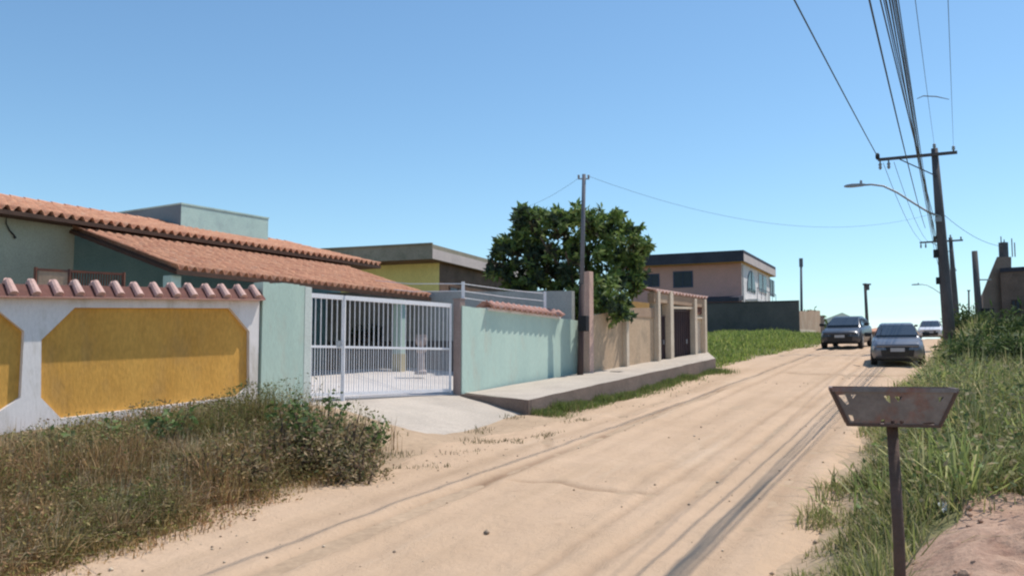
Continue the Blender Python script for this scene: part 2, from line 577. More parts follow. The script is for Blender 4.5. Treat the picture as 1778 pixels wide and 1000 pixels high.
# ------------------------------------------------------------------ the ground and the road
def quad_sheet(name, S, T, Zf, mat, colf=None):
    SS, TT = np.meshgrid(S, T, indexing='ij')
    X, Y = xy(SS, TT)
    Z = Zf(X, Y, SS, TT)
    V = np.stack([X, Y, Z], -1).reshape(-1, 3)
    ns, nt_ = len(S), len(T)
    idx = np.arange(ns * nt_).reshape(ns, nt_)
    Q = np.stack([idx[:-1, :-1], idx[:-1, 1:], idx[1:, 1:], idx[1:, :-1]], -1).reshape(-1, 4)
    me = bpy.data.meshes.new(name)
    me.vertices.add(len(V)); me.vertices.foreach_set("co", V.astype(np.float32).ravel())
    me.loops.add(Q.size); me.loops.foreach_set("vertex_index", Q[:, ::-1].astype(np.int32).ravel() if False else Q.astype(np.int32).ravel())
    me.polygons.add(len(Q)); me.polygons.foreach_set("loop_start", np.arange(0, Q.size, 4, dtype=np.int32))
    me.polygons.foreach_set("loop_total", np.full(len(Q), 4, dtype=np.int32))
    me.update(calc_edges=True)
    me.flip_normals() if me.polygons[0].normal.z < 0 else None
    me.polygons.foreach_set("use_smooth", [True] * len(Q))
    uvl = me.uv_layers.new(name="st")
    li = np.zeros(len(me.loops), np.int32); me.loops.foreach_get("vertex_index", li)
    uvv = np.stack([TT, SS], -1).reshape(-1, 2)[li]
    uvl.data.foreach_set("uv", uvv.astype(np.float32).ravel())
    if colf is not None:
        at = me.color_attributes.new("Col", 'FLOAT_COLOR', 'POINT')
        c4 = np.ones((len(V), 4), np.float32); c4[:, :3] = colf(X, Y, SS, TT).reshape(-1, 3)
        at.data.foreach_set("color", c4.ravel())
    return finish(name, me, mat)


def ground_zone(X, Y, S, T):
    tl = -T - left_w(S); tr = T - right_w(S)
    n = vnoise(X * 1.3, Y * 1.3, 5) * .6 + vnoise(X * 3.1, Y * 3.1, 6) * .4
    g = sstep(.15, .7, tr + (n - .5) * .8) * sstep(7.2, 8.2, S + (n - .5) * 1.0 - .25 * np.clip(T - 1.5, -2, 1) + 1.2 * (1 - sstep(.6, 1.4, T)))
    g = np.maximum(g, sstep(.1, .8, tl + (n - .5)) * sstep(29, 31.5, S))
    dry = sstep(.1, .9, tl + (n - .5) * .7) * (1 - sstep(10.8, 12.3, S)) * .9
    return np.stack([g * .9, dry, np.zeros_like(g)], -1)


S_ = np.concatenate([np.arange(-40, -4, 4.), np.arange(-4, 34, .4), np.arange(34, 80, 1.2), np.arange(80, 200, 8.), np.arange(200, 901, 50.)])
T_ = np.concatenate([np.arange(-500, -60, 40.), np.arange(-60, -16, 4.), np.arange(-16, 8, .4), np.arange(8, 60, 4.), np.arange(60, 501, 40.)])
struct(quad_sheet("ground", S_, T_, lambda X, Y, S, T: ground_z(X, Y), M['ground'], ground_zone),
       "bare sandy and grassy earth under the whole street", "ground")

RUTS = [(-3.95, .13, .05, 1.0), (-3.45, .10, .02, .3), (-2.75, .22, .022, .25), (-1.45, .09, .03, .35), (-1.12, .06, .014, .15),
        (-1.85, .07, .018, .35), (-.62, .14, .025, .35), (-4.75, .2, .02, .2), (-2.2, .1, .015, .2)]


def rut_depth(S, T):
    z = np.zeros_like(S); c = np.zeros_like(S)
    for k, (t0, w, dep, cc) in enumerate(RUTS):
        wob = .10 * (vnoise(S * .22, S * 0 + k * 7.3, 11) - .5) + .05 * (vnoise(S * .9, S * 0 + k * 3.1, 12) - .5)
        on = .25 + .75 * sstep(.3, .6, vnoise(S * .16, S * 0 + k * 5.7, 13))
        g = np.exp(-((T - t0 - wob) / w) ** 2)
        z -= dep * g * on
        z += dep * .45 * np.exp(-((np.abs(T - t0 - wob) - 1.9 * w) / (w * .7)) ** 2) * on
        c += cc * np.exp(-((T - t0 - wob) / (w * .75)) ** 2) * on
    # two washed-out channels crossing the road
    for (sa, sb, ta, tb, w) in ((10.2, 9.9, -3.6, -1.9, .07), (27.6, 26.6, -3.2, .3, .16), (14.9, 12.6, -5.3, -4.3, .12)):
        kk = np.clip((T - ta) / (tb - ta), 0, 1)
        line = sa + (sb - sa) * kk + .35 * (vnoise(T * 1.6, T * 0, 17) - .5)
        inn = sstep(ta - .2, ta + .2, T) * (1 - sstep(tb - .2, tb + .2, T))
        g = np.exp(-((S - line) / w) ** 2) * inn
        z -= .035 * g; c += .7 * g
    return z, np.clip(c, 0, 1)


def road_z(X, Y, S, T):
    rz, _ = rut_depth(S, T)
    return base_z(S) + dip(S, T) + .03 + rz + .025 * (vnoise(S * .7, T * 1.3, 21) - .5) + .026 * (vnoise(S * 2.6, T * 3.3, 22) - .5) + .012 * (vnoise(S * 6.5, T * 7.5, 23) - .5)


def road_col(X, Y, S, T):
    _, c = rut_depth(S, T)
    return np.stack([c * .85, c * 0, c * 0], -1)


def road_sheet():
    S = np.concatenate([np.arange(-6, 4, .4), np.arange(4, 18, .07), np.arange(18, 34, .15), np.arange(34, 60, .5), np.arange(60, 121, 2.)])
    K = np.linspace(0, 1, 130)
    SS, KK = np.meshgrid(S, K, indexing='ij')
    l = -left_w(SS) - .25 + .35 * (vnoise(SS * .8, SS * 0, 31) - .5) + .2 * (vnoise(SS * 2.7, SS * 0, 32) - .5)
    l = l - .45 * sstep(11, 13, SS) * (1 - sstep(14.5, 15.5, SS))
    r = right_w(SS) + .12 + .3 * (vnoise(SS * .8, SS * 0, 33) - .5) + .2 * (vnoise(SS * 2.9, SS * 0, 34) - .5)
    TT = l + (r - l) * KK
    X, Y = xy(SS, TT)
    Z = road_z(X, Y, SS, TT)
    edge = np.minimum(KK, 1 - KK) * (r - l)
    Z = np.where(edge < .3, Z * (edge / .3) + (ground_z(X, Y) - .03) * (1 - edge / .3), np.maximum(Z, ground_z(X, Y) + .004 - .05 * (edge > .4)))
    V = np.stack([X, Y, Z], -1).reshape(-1, 3)
    ns, nk = SS.shape
    idx = np.arange(ns * nk).reshape(ns, nk)
    Q = np.stack([idx[:-1, :-1], idx[:-1, 1:], idx[1:, 1:], idx[1:, :-1]], -1).reshape(-1, 4)
    me = bpy.data.meshes.new("road")
    me.vertices.add(len(V)); me.vertices.foreach_set("co", V.astype(np.float32).ravel())
    me.loops.add(Q.size); me.loops.foreach_set("vertex_index", Q.astype(np.int32).ravel())
    me.polygons.add(len(Q)); me.polygons.foreach_set("loop_start", np.arange(0, Q.size, 4, dtype=np.int32))
    me.polygons.foreach_set("loop_total", np.full(len(Q), 4, dtype=np.int32))
    me.update(calc_edges=True)
    me.polygons.foreach_set("use_smooth", [True] * len(Q))
    uvl = me.uv_layers.new(name="st")
    uvl.data.foreach_set("uv", np.stack([TT, SS], -1).reshape(-1, 2)[Q.ravel()].astype(np.float32).ravel())
    at = me.color_attributes.new("Col", 'FLOAT_COLOR', 'POINT')
    c4 = np.ones((len(V), 4), np.float32); c4[:, :3] = road_col(X, Y, SS, TT).reshape(-1, 3)
    at.data.foreach_set("color", c4.ravel())
    if me.polygons[0].normal.z < 0: me.flip_normals()
    return finish("road", me, M['road'])


struct(road_sheet(), "unpaved sandy street with wheel ruts climbing to the crest", "road")

# ------------------------------------------------------------------ wall lines (plan points)
A0, A1 = Vector((-7.0, 13.2, 0)), Vector((-4.5, 16.4, 0))        # white and yellow wall
PI0, PI1 = Vector((-4.45, 16.42, 0)), Vector((-3.75, 17.2, 0))    # pier left of the gate
G0, G1 = Vector((-3.75, 17.2, 0)), Vector((-1.26, 20.4, 0))      # gate
GW0, GW1 = Vector((-1.10, 20.4, 0)), Vector((1.77, 24.8, 0))     # green wall
B0, B1 = Vector((2.07, 24.6, 0)), Vector((6.27, 30.5, 0))        # beige wall


def nrm(a, b):
    d = (b - a).normalized()
    return Vector((d.y, -d.x, 0))


def wall(mb, a, b, z0a, z0b, z1a, z1b, th):
    """upright wall whose street face runs a-b, th deep behind it"""
    n = -nrm(a, b) * th
    def q(p, z): return Vector((p.x, p.y, z))
    lo = [q(a, z0a), q(b, z0b), q(b + n, z0b), q(a + n, z0a)]
    hi = [q(a, z1a), q(b, z1b), q(b + n, z1b), q(a + n, z1a)]
    return mb.hexa(lo, hi)


def tile_slope(mb, r0, r1, e0, e1, pitch=.22, rows=8, amp=.035, per=8, step=.018, jit=.006):
    """barrel-tiled roof slope from ridge line r0-r1 down to eave line e0-e1"""
    r0, r1, e0, e1 = [Vector(q) for q in (r0, r1, e0, e1)]
    L = (e1 - e0).length
    nt_ = max(2, int(round(L / pitch)))
    nu = nt_ * per
    nrmv = (r1 - r0).cross(e0 - r0).normalized()
    if nrmv.z < 0: nrmv = -nrmv
    vs, fs = [], []
    rnd = random.Random(int(L * 1000))
    jt = [[rnd.uniform(-jit, jit) for _ in range(nt_ + 1)] for _ in range(rows)]
    lines = []
    for r in range(rows):
        lines += [(r, r / rows, 0.0), (r, (r + 1) / rows, step)]
    for (row, k, st_) in lines:
        for i in range(nu + 1):
            u = i / nu
            a = r0.lerp(r1, u); b = e0.lerp(e1, u)
            ph = (i % per) / per
            c = math.cos(2 * math.pi * ph)
            prof = amp * (abs(c) ** .7 * (1 if c > 0 else -1))
            vs.append(a.lerp(b, k) + nrmv * (prof + st_ + jt[row][min(i // per, nt_)] + .012))
    w = nu + 1
    for j in range(len(lines) - 1):
        for i in range(nu):
            fs.append((j * w + i, j * w + i + 1, (j + 1) * w + i + 1, (j + 1) * w + i))
    return mb.add(vs, fs)


UP = Vector((0, 0, 1))

# ------------------------------------------------------------------ white wall with the yellow panels
def white_wall():
    w = (A1 - A0).normalized(); n = nrm(A0, A1)
    aL = A0 - w * 4.2

    def A(px, py): return on_line(px, py, A0, A1)
    topR, topL = A(452, 522), A(0, 517)
    slope = (topR.z - topL.z) / (topR - topL).to_2d().length

    def topz(p): return topL.z + slope * (Vector((p.x, p.y)) - Vector((topL.x, topL.y))).dot(w.to_2d())
    t = thing("boundary_wall", "white wall with recessed yellow octagon panels and tiled coping", "wall", (A0.x, A0.y, gz(A0.x, A0.y)))
    o2 = A0 - w * 4.2
    outer = [Vector((o2.x, o2.y, gz(o2.x, o2.y) - .6)), Vector((A1.x, A1.y, .8)), Vector((A1.x, A1.y, topz(A1))), Vector((o2.x, o2.y, topz(o2)))]
    h1 = [A(72, 590), A(130, 534), A(400, 535), A(433, 575), A(433, 668), A(412, 688), A(106, 726), A(71, 690)]
    h2r = [A(0, 541), A(42, 575), A(36, 690), A(0, 714)]
    # the left panel runs out of the frame; give it the same length as the right one
    lw = (h1[2] - h1[1]).to_2d().length
    ext = lambda p, k: Vector((p.x - w.x * k, p.y - w.y * k, p.z - slope * k))
    h2 = [ext(h2r[0], lw), h2r[0], h2r[1], h2r[2], h2r[3], ext(h2r[3], lw), ext(h2r[2], lw + .9), ext(h2r[1], lw + .9)]
    rd = .075
    mb = MB()
    mb.poly(outer, [h1, h2])
    for h in (h1, h2):
        m = len(h)
        mb.add([p for p in h] + [p - n * rd for p in h], [(i, (i + 1) % m, m + (i + 1) % m, m + i) for i in range(m)])
    bk = [p - n * .17 for p in outer]
    mb.add(outer + bk, [(0, 1, 5, 4), (1, 2, 6, 5), (2, 3, 7, 6), (3, 0, 4, 7), (7, 6, 5, 4)])
    mb.build("masonry", M['white'], t)
    for h in (h1, h2):
        # slightly oversize panel behind the opening
        c = sum(h, Vector()) / len(h)
        big = [c + (p - c) * 1.03 - n * rd for p in h]
        MB().poly(big).build("panel", M['yellow'], t)
    # coping: two tiled slopes on the wall top
    mb = MB()
    up = UP
    def tz(p, dz): return Vector((p.x, p.y, topz(p) + dz))
    c0, c1 = o2, A1 + w * .05
    ov = .105
    und = MB()
    for sgn, q in ((1, n), (-1, -n)):
        ridge0, ridge1 = tz(c0 - n * .085, .24), tz(c1 - n * .085, .24)
        e0 = tz(c0, .035) + (n * ov if sgn > 0 else -n * (ov + .17))
        e1 = tz(c1, .035) + (n * ov if sgn > 0 else -n * (ov + .17))
        k = int((e1 - e0).length / .31)
        for i in range(k):
            u = (i + .5) / k
            j = Vector((random.uniform(-.008, .008), random.uniform(-.008, .008), random.uniform(-.006, .006)))
            mb.tube([ridge0.lerp(ridge1, u) + UP * .012 + j, (e0.lerp(e1, u) - ridge0.lerp(ridge1, u)) * 1.06 + ridge0.lerp(ridge1, u) + UP * .022 + j], [.054, .070], 10)
        und.hexa([ridge0 - UP * .05, ridge1 - UP * .05, e1 - UP * .028, e0 - UP * .028], [ridge0 - UP * .035, ridge1 - UP * .035, e1 - UP * .012, e0 - UP * .012])
    cp = mb.build("coping", M['tile_strip'], t)
    und.build("channel_tiles", M['tile_dark'], cp)
    mb = MB()
    wall(mb, o2 + n * .15, A1 + n * .15, topz(o2) - .001, topz(A1) - .001, topz(o2) + .022, topz(A1) + .022, .38)
    mb.build("coping_bed", M['tile_pale'], t)


white_wall()

# pier between the white wall and the gate
def pier():
    t = thing("wall_pier", "broad mint green wall pier between the yellow wall and the gate", "pier", (PI0.x, PI0.y, gz(PI0.x, PI0.y)))
    n = nrm(PI0, PI1)
    tl, tr = on_line(460, 490, PI0, PI1), on_line(540, 497, PI0, PI1)
    k = PI0.lerp(PI1, .86)
    mb = MB()
    # slightly ragged top: short blocks of different height
    m = 7
    for i in range(m):
        a, b = PI0.lerp(k, i / m), PI0.lerp(k, (i + 1) / m)
        za = tl.z + (tr.z - tl.z) * i / m + random.uniform(-.012, .018)
        wall(mb, a, b, .7, .7, za, za, .30)
    mb.build("masonry", M['teal'], t)
    mb = MB()
    wall(mb, k + n * .006, PI1 + n * .006, .7, .7, tr.z - .01, tr.z - .02, .27)
    mb.build("edge_strip", M['palemint'], t)


pier()

# ------------------------------------------------------------------ gate
def gate():
    w = (G1 - G0).normalized(); n = nrm(G0, G1)
    zb0, zt0 = on_line(541, 693, G0, G1).z, on_line(541, 511, G0, G1).z
    zb1, zt1 = on_line(790, 684, G0, G1).z, on_line(790, 531, G0, G1).z
    zb = (zb0 + zb1) / 2 + .03; zt = (zt0 + zt1) / 2
    base = Vector((G0.x, G0.y, zb))
    t = thing("sliding_gate", "white metal bar gate across the driveway of the mint green plot", "gate", base)
    o = -n * .1
    L = (G1 - G0).length
    div = (on_line(600, 600, G0, G1) - G0).to_2d().length

    def q(a, z): return Vector((G0.x + w.x * a + o.x, G0.y + w.y * a + o.y, z))
    zm = on_line(700, 604, G0, G1).z
    for (name, a, b) in (("narrow_leaf_frame", .05, div), ("wide_leaf_frame", div + .06, L - .02)):
        mb = MB()
        mb.bar(q(a, zb + .05), q(b, zb + .05), .045, .06)
        mb.bar(q(a, zt), q(b, zt), .05, .085)
        mb.bar(q(a, zm), q(b, zm), .036, .045)
        if a < div: mb.bar(q(a + .02, zb), q(a + .02, zt), .04, .04)
        else: mb.bar(q(b - .02, zb), q(b - .02, zt), .05, .05)
        mb.build(name, M['gate'], t)
        k = int((b - a) / .128)
        for i in range(1, k):
            x = a + (b - a) * i / k
            MB().bar(q(x, zb + .06), q(x, zt - .03), .017, .017).build("bar", M['gate'], t)
        for i in range(0, k):
            x = a + (b - a) * (i + .5) / k
            if .05 < x - a < b - a - .05:
                MB().bar(q(x, zb + .06), q(x, zm), .011, .011).build("short_bar", M['gate'], t)
    MB().bar(q(div + .03, zb - .1), q(div + .03, zt + .02), .09, .07).build("gate_post", M['gate'], t)
    MB().box(q(div - .10, zm + .06), (.08, .06, .12), w).build("lock_box", M['steel'], t)
    # post on the right
    p = on_line(797, 600, G0, G1)
    t2 = thing("gate_post", "brown square post at the right end of the white gate", "post", (p.x, p.y, 1.2))
    ztop = on_line(797, 520, G0, G1).z
    MB().box((p.x, p.y, (1.0 + ztop) / 2), (.17, .20, ztop - 1.0), w).build("shaft", M['post'], t2, bevel=.008)
    MB().box((p.x, p.y, ztop + .012), (.20, .23, .024), w).build("cap", M['post'], t2)


gate()

# ------------------------------------------------------------------ green street wall with fence posts
def green_wall():
    w = (GW1 - GW0).normalized(); n = nrm(GW0, GW1)
    t = thing("street_wall", "mint green plastered wall with a short tiled coping beside the gate", "wall", (GW0.x, GW0.y, gz(GW0.x, GW0.y)))
    G = lambda px, py: on_line(px, py, GW0, GW1)
    z0, z1 = G(806, 531).z, G(1000, 556).z
    mb = MB()
    k = 16
    for i in range(k):
        a, b = GW0.lerp(GW1, i / k), GW0.lerp(GW1, (i + 1) / k)
        j = random.uniform(-.012, .015)
        za, zb_ = z0 + (z1 - z0) * i / k + j, z0 + (z1 - z0) * (i + 1) / k + j
        wall(mb, a, b, .8, .8, za, zb_, .16)
    mb.build("masonry", M['teal'], t)
    c0, c1 = G(846, 530), G(972, 551)
    zz0, zz1 = z0 + (z1 - z0) * .28, z0 + (z1 - z0) * .86
    c0.z, c1.z = zz0, zz1
    mb = MB()
    for sgn in (1, -1):
        off = n * .13 if sgn > 0 else -n * .30
        tile_slope(mb, c0 - n * .08 + UP * .17, c1 - n * .08 + UP * .17, c0 + off + UP * .035, c1 + off + UP * .035, .24, 1, .04, 8, 0)
    mb.build("coping", M['tile_pale'], t, smooth=True, solid=.022)
    mb = MB()
    mb.hexa([c0 + n * .03 - UP * .02, c1 + n * .03 - UP * .02, c1 - n * .19 - UP * .02, c0 - n * .19 - UP * .02],
            [c0 + n * .03 + UP * .04, c1 + n * .03 + UP * .04, c1 - n * .19 + UP * .04, c0 - n * .19 + UP * .04])
    mb.build("coping_bed", M['white'], t)
    # wire fence on the wall top
    pa, pb = G(809, 531), G(951, 549)
    ta, tb = G(809, 489), G(951, 506)
    f = thing("wire_fence", "two white fence posts with thin wires on top of the mint wall", "fence", (pa.x, pa.y, pa.z))
    oo = -n * .08
    for q, tq in ((pa, ta), (pb, tb)):
        MB().bar(q + oo - UP * .02, Vector((q.x, q.y, tq.z)) + oo, .07, .07).build("post", M['gate'], f)
    back = P(640, 486, 27.5)
    back2 = P(655, 500, 27.5)
    for k in (.92, .62, .34):
        a = pa.lerp(Vector((pa.x, pa.y, ta.z)), k) + oo
        b = pb.lerp(Vector((pb.x, pb.y, tb.z)), k) + oo
        MB().tube([a, a.lerp(b, .5) - UP * .02, b], .009, 5).build("wire", M['gate'], f)
        if k > .4:
            e = back if k > .8 else back2
            MB().tube([a, a.lerp(e, .5) - UP * .06, e], .009, 5).build("wire", M['gate'], f)


green_wall()

# ------------------------------------------------------------------ sidewalk, driveway, yard floor
def patch(name, c00, c10, c11, c01, mat, nu, nv, edge=0.0, bumpz=.0, drop=0.0, label="", cat=""):
    """curved four-corner sheet; optional skirt going down"""
    mb = MB()
    c00, c10, c11, c01 = [Vector(q) for q in (c00, c10, c11, c01)]
    def fn(u, v):
        p = c00.lerp(c10, u).lerp(c01.lerp(c11, u), v)
        if edge and v < .001:
            d = (c00 - c01).normalized()
            p = p + d * (edge * (float(vnoise(np.float64(u * 14), 0., 41)) - .5))
        if edge:
            k = float(sstep(.0, .55, v))
            p.z = p.z * k + (max(gz(p.x, p.y), float(base_z(st(p.x, p.y)[0]) + dip(*st(p.x, p.y)))) + .012 - .05 * (1 - k) ** 8) * (1 - k)
        p.z += bumpz * (float(vnoise(np.float64(p.x * 2.1), np.float64(p.y * 2.1), 44)) - .5)
        return p
    mb.grid(fn, nu, nv)
    n = len(mb.v)
    if drop:
        ring = [j for j in range(nu + 1)] + [j * (nu + 1) + nu for j in range(1, nv + 1)] + \
               [nv * (nu + 1) + i for i in range(nu - 1, -1, -1)] + [j * (nu + 1) for j in range(nv - 1, 0, -1)]
        lowv = [(mb.v[i][0], mb.v[i][1], mb.v[i][2] - drop) for i in ring]
        m = len(ring)
        mb.v += lowv
        mb.f += [(ring[i], n + i, n + (i + 1) % m, ring[(i + 1) % m]) for i in range(m)]
    return struct(mb.build(name, mat), label, cat)


z = lambda r: CAMZ + r
sw = patch("sidewalk", P(917, 694, 18.7), P(1242, 622, 28.2), Vector((6.5, 30.7, z(.36))), Vector((-1.05, 20.5, z(-.66))), M['concrete'], 40, 6,
           0.0, .015, 0.0, "raised concrete sidewalk along the mint and beige walls", "sidewalk")
# kerb face under the sidewalk edge
def kerb():
    a, b = P(917, 694, 18.7), P(1242, 622, 28.2)
    c = Vector((-1.12, 20.35, z(-.67)))
    e = Vector((6.5, 30.7, z(.36)))
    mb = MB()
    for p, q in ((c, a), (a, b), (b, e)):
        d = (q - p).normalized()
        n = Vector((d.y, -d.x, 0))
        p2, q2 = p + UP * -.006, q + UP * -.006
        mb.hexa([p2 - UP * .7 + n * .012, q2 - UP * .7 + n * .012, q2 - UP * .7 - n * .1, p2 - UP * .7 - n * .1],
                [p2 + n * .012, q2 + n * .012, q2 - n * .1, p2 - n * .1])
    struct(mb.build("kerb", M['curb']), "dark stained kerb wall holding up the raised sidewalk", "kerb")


kerb()
zt = lambda x, y, dz: Vector((x, y, gz(x, y) + dz))
patch("driveway", zt(-1.95, 13.6, -.03), zt(.36, 18.62, .02), Vector((-1.1, 20.75, z(-.69))), Vector((-4.0, 17.5, z(-.69))), M['concrete'], 40, 24, .5, .012,
      0.0, "worn concrete driveway apron in front of the white gate", "driveway")
patch("courtyard_floor", Vector((-4.3, 17.1, z(-.695))), Vector((-1.0, 20.7, z(-.695))), Vector((-1.6, 29.2, z(-.12))), Vector((-9.6, 22.2, z(-.30))), M['slab'], 20, 20,
      0, .01, 0, "pale concrete yard floor behind the white gate", "floor")

# ------------------------------------------------------------------ the tiled house
HE = Vector((.487, .874, 0)).normalized()
HP = Vector((-HE.y, HE.x, 0))
E0 = Vector((-7.0, 19.1, z(1.95)))
RISE = 1.10


def house():
    t = thing("tiled_house", "low mint green house with two terracotta tiled roofs and a porch", "house", (E0.x - 2, E0.y + 2, gz(-9, 22)))
    Lp, Lm0, Lm1 = 9.4, -5.0, 11.1
    T0 = E0 + HP * 3.5 + UP * RISE
    # porch roof
    mb = MB()
    tile_slope(mb, T0, T0 + HE * Lp, E0, E0 + HE * Lp, .25, 8, .066, 10, .010)
    pr = mb.build("porch_roof", M['tile'], t, smooth=True, solid=.02)
    mb = MB()
    mb.bar(E0 + UP * -.06, E0 + HE * Lp + UP * -.06, .05, .10)
    mb.bar(E0 + UP * -.055 + HE * .03, T0 + UP * -.055 + HE * .03, .05, .10)
    for i in range(0, 17):
        p = E0 + HE * (i * Lp / 16)
        mb.bar(p - UP * .075, p + HP * 3.5 + UP * (RISE - .075), .05, .07)
    mb.build("rafters", M['wood'], pr)
    # main roof
    M0 = T0 - HP * .35 + UP * .17
    R0 = M0 + HP * 3.9 + UP * .92
    mb = MB()
    tile_slope(mb, R0 + HE * Lm0, R0 + HE * Lm1, M0 + HE * Lm0, M0 + HE * Lm1, .25, 9, .060, 8, .010)
    mr = mb.build("main_roof", M['tile'], t, smooth=True, solid=.02)
    mb = MB()
    Bk = R0 + HP * 3.9 - UP * .92
    mb.hexa([R0 + HE * Lm0 - UP * .05, R0 + HE * Lm1 - UP * .05, Bk + HE * Lm1 - UP * .05, Bk + HE * Lm0 - UP * .05],
            [R0 + HE * Lm0, R0 + HE * Lm1, Bk + HE * Lm1, Bk + HE * Lm0])
    mb.build("rear_slope", M['tile'], t)
    mb = MB()
    ncap = int((Lm1 - Lm0) / .38)
    for i in range(ncap):
        a = R0 + HE * (Lm0 + (Lm1 - Lm0) * i / ncap) + UP * .03
        b = R0 + HE * (Lm0 + (Lm1 - Lm0) * (i + 1.12) / ncap) + UP * .03
        mb.tube([a, b], [.10, .075], 8)
    mb.build("ridge_caps", M['tile'], mr, smooth=False)
    mb = MB()
    mb.bar(M0 + HE * Lm0 - UP * .07, M0 + HE * Lm1 - UP * .07, .04, .09)
    mb.hexa([M0 + HE * Lm0 - UP * .11 + HP * .02, M0 + HE * Lm1 - UP * .11 + HP * .02, M0 + HE * Lm1 + HP * 1.2 - UP * .11, M0 + HE * Lm0 + HP * 1.2 - UP * .11],
            [M0 + HE * Lm0 - UP * .08 + HP * .02, M0 + HE * Lm1 - UP * .08 + HP * .02, M0 + HE * Lm1 + HP * 1.2 - UP * .08, M0 + HE * Lm0 + HP * 1.2 - UP * .08])
    mb.build("eave_board", M['wood'], mr)
    # walls: body of the house
    zt_ = M0.z - .10
    def body(L0, L1, d0, d1, mat, name, ztop=zt_, zb=.8):
        a = T0 + HE * L0 + HP * d0; b = T0 + HE * L1 + HP * d0
        c = T0 + HE * L1 + HP * d1; d = T0 + HE * L0 + HP * d1
        f = lambda p, zz: Vector((p.x, p.y, zz))
        m_ = MB(); m_.hexa([f(q, zb) for q in (a, b, c, d)], [f(q, ztop) for q in (a, b, c, d)])
        return m_.build(name, mat, t)
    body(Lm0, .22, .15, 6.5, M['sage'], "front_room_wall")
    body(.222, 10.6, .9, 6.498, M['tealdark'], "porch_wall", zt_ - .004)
    # gable infill at the far end
    g = [T0 + HE * 10.6 + HP * .9, T0 + HE * 10.6 + HP * 6.4]
    pk = R0 + HE * 10.6
    MB().add([Vector((g[0].x, g[0].y, zt_ - .02)), Vector((g[1].x, g[1].y, zt_ - .02)), Vector((pk.x, pk.y, pk.z - .1)),
              Vector((g[0].x, g[0].y, zt_ - .02)) - HE * .15, Vector((g[1].x, g[1].y, zt_ - .02)) - HE * .15, Vector((pk.x, pk.y, pk.z - .1)) - HE * .15],
             [(0, 1, 2), (5, 4, 3), (0, 2, 5, 3), (1, 4, 5, 2)]).build("gable", M['tealdark'], t)
    # porch columns under the eave
    for L, mat in ((.15, M['teal']), (3.9, M['teal']), (8.25, M['teal'])):
        p = E0 + HE * L + HP * .28
        mb = MB()
        mb.box((p.x, p.y, (1.6 + E0.z - .12) / 2), (.26, .26, E0.z - .12 - 1.6), HE)
        c = mb.build("porch_column", mat, t, bevel=.01)
        if L > 8: MB().box((p.x, p.y, 2.05), (.285, .285, .62), HE).build("column_base", M['ochre_pale'], c)
    # windows on the porch wall
    for L, w_, zb_, h_ in ((8.55, .9, z(.55), 1.15), (5.2, 1.2, z(.6), 1.0), (2.6, .9, z(-.2), 2.0)):
        p = T0 + HE * L + HP * .9
        q = Vector((p.x, p.y, zb_ + h_ / 2))
        wdw = MB().box(q - HP * .012, (w_, .05, h_), HE).build("window", M['wood'], t)
        MB().box(q - HP * .034, (w_ - .12, .03, h_ - .12), HE).build("pane", M['glass'], wdw)
        mb = MB()
        for i in range(5):
            mb.box(q - HP * .07 + HE * ((i - 2) * w_ / 5), (.02, .02, h_), HE)
        mb.build("grille", M['gate'], wdw)
    # black cable looped on the front room wall
    a, b, c_ = P(12, 362, 0), P(8, 385, 0), P(24, 410, 0)
    wl = (T0 + HP * .15, T0 + HP * .15 + HE)
    pts = [on_line(px, py, *wl) - HP * .03 for px, py in ((18, 365), (10, 375), (9, 388), (15, 400), (23, 409), (25, 414))]
    MB().tube(pts, [.012, .013, .014, .014, .018, .03], 6).build("hanging_cable", M['black'], t)


house()


def upper_room():
    c = P(315, 352, 27.0)
    L, R = P(195, 367, 28.6), P(466, 378, 29.8)
    top = c.z
    hl = (R - c); hl.z = 0; hp = (L - c); hp.z = 0
    hp = Vector((-hl.y, hl.x, 0)).normalized() * hp.length
    t = thing("rooftop_room", "plain pale mint box room rising behind the tiled roof", "building", (c.x, c.y, z(1)))
    f = lambda p, zz: Vector((p.x, p.y, zz))
    q = [c, c + hl, c + hl + hp, c + hp]
    MB().hexa([f(p, z(-.4)) for p in q], [f(p, top - .05) for p in q]).build("wall", M['boxside'], t)
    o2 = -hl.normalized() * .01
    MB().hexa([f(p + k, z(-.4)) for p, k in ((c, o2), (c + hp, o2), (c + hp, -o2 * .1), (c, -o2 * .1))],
              [f(p + k, top - .052) for p, k in ((c, o2), (c + hp, o2), (c + hp, -o2 * .1), (c, -o2 * .1))]).build("shaded_side", M['sideshade'], t)  # thin skin painting the shaded near side darker than the mint walls
    cen = sum(q, Vector()) / 4
    q2 = [cen + (p - cen) * 1.012 for p in q]
    MB().hexa([f(p, top - .048) for p in q2], [f(p, top) for p in q2]).build("roof_slab", M['boxside'], t)


upper_room()

# little iron railing between the house and the wall
def railing():
    a, b = P(62, 470, 17.6), P(215, 474, 18.6)
    t = thing("iron_railing", "rust brown iron railing showing above the yellow wall's coping", "railing", (a.x, a.y, gz(a.x, a.y)))
    d = (b - a)
    zt_ = (a.z + b.z) / 2
    a.z = b.z = zt_
    lo = 1.3
    mb = MB()
    mb.bar(a, b, .04, .045); mb.bar(a - UP * .8, b - UP * .8, .04, .04)
    for k in (0, .37, 1):
        p = a.lerp(b, k); mb.bar(p + UP * .04, Vector((p.x, p.y, lo)), .05)
    mb.build("frame", M['rust'], t)
    for i in range(20):
        k = .40 + .58 * i / 19
        p = a.lerp(b, k)
        MB().bar(p, p - UP * 1.3, .018).build("bar", M['rust'], t)
    p, q = a.lerp(b, .03), a.lerp(b, .35)
    dd = (b - a).normalized()
    MB().box((p + q) / 2 - UP * .45, ((q - p).length, .02, .86), dd).build("panel", M['tan'], t)


railing()

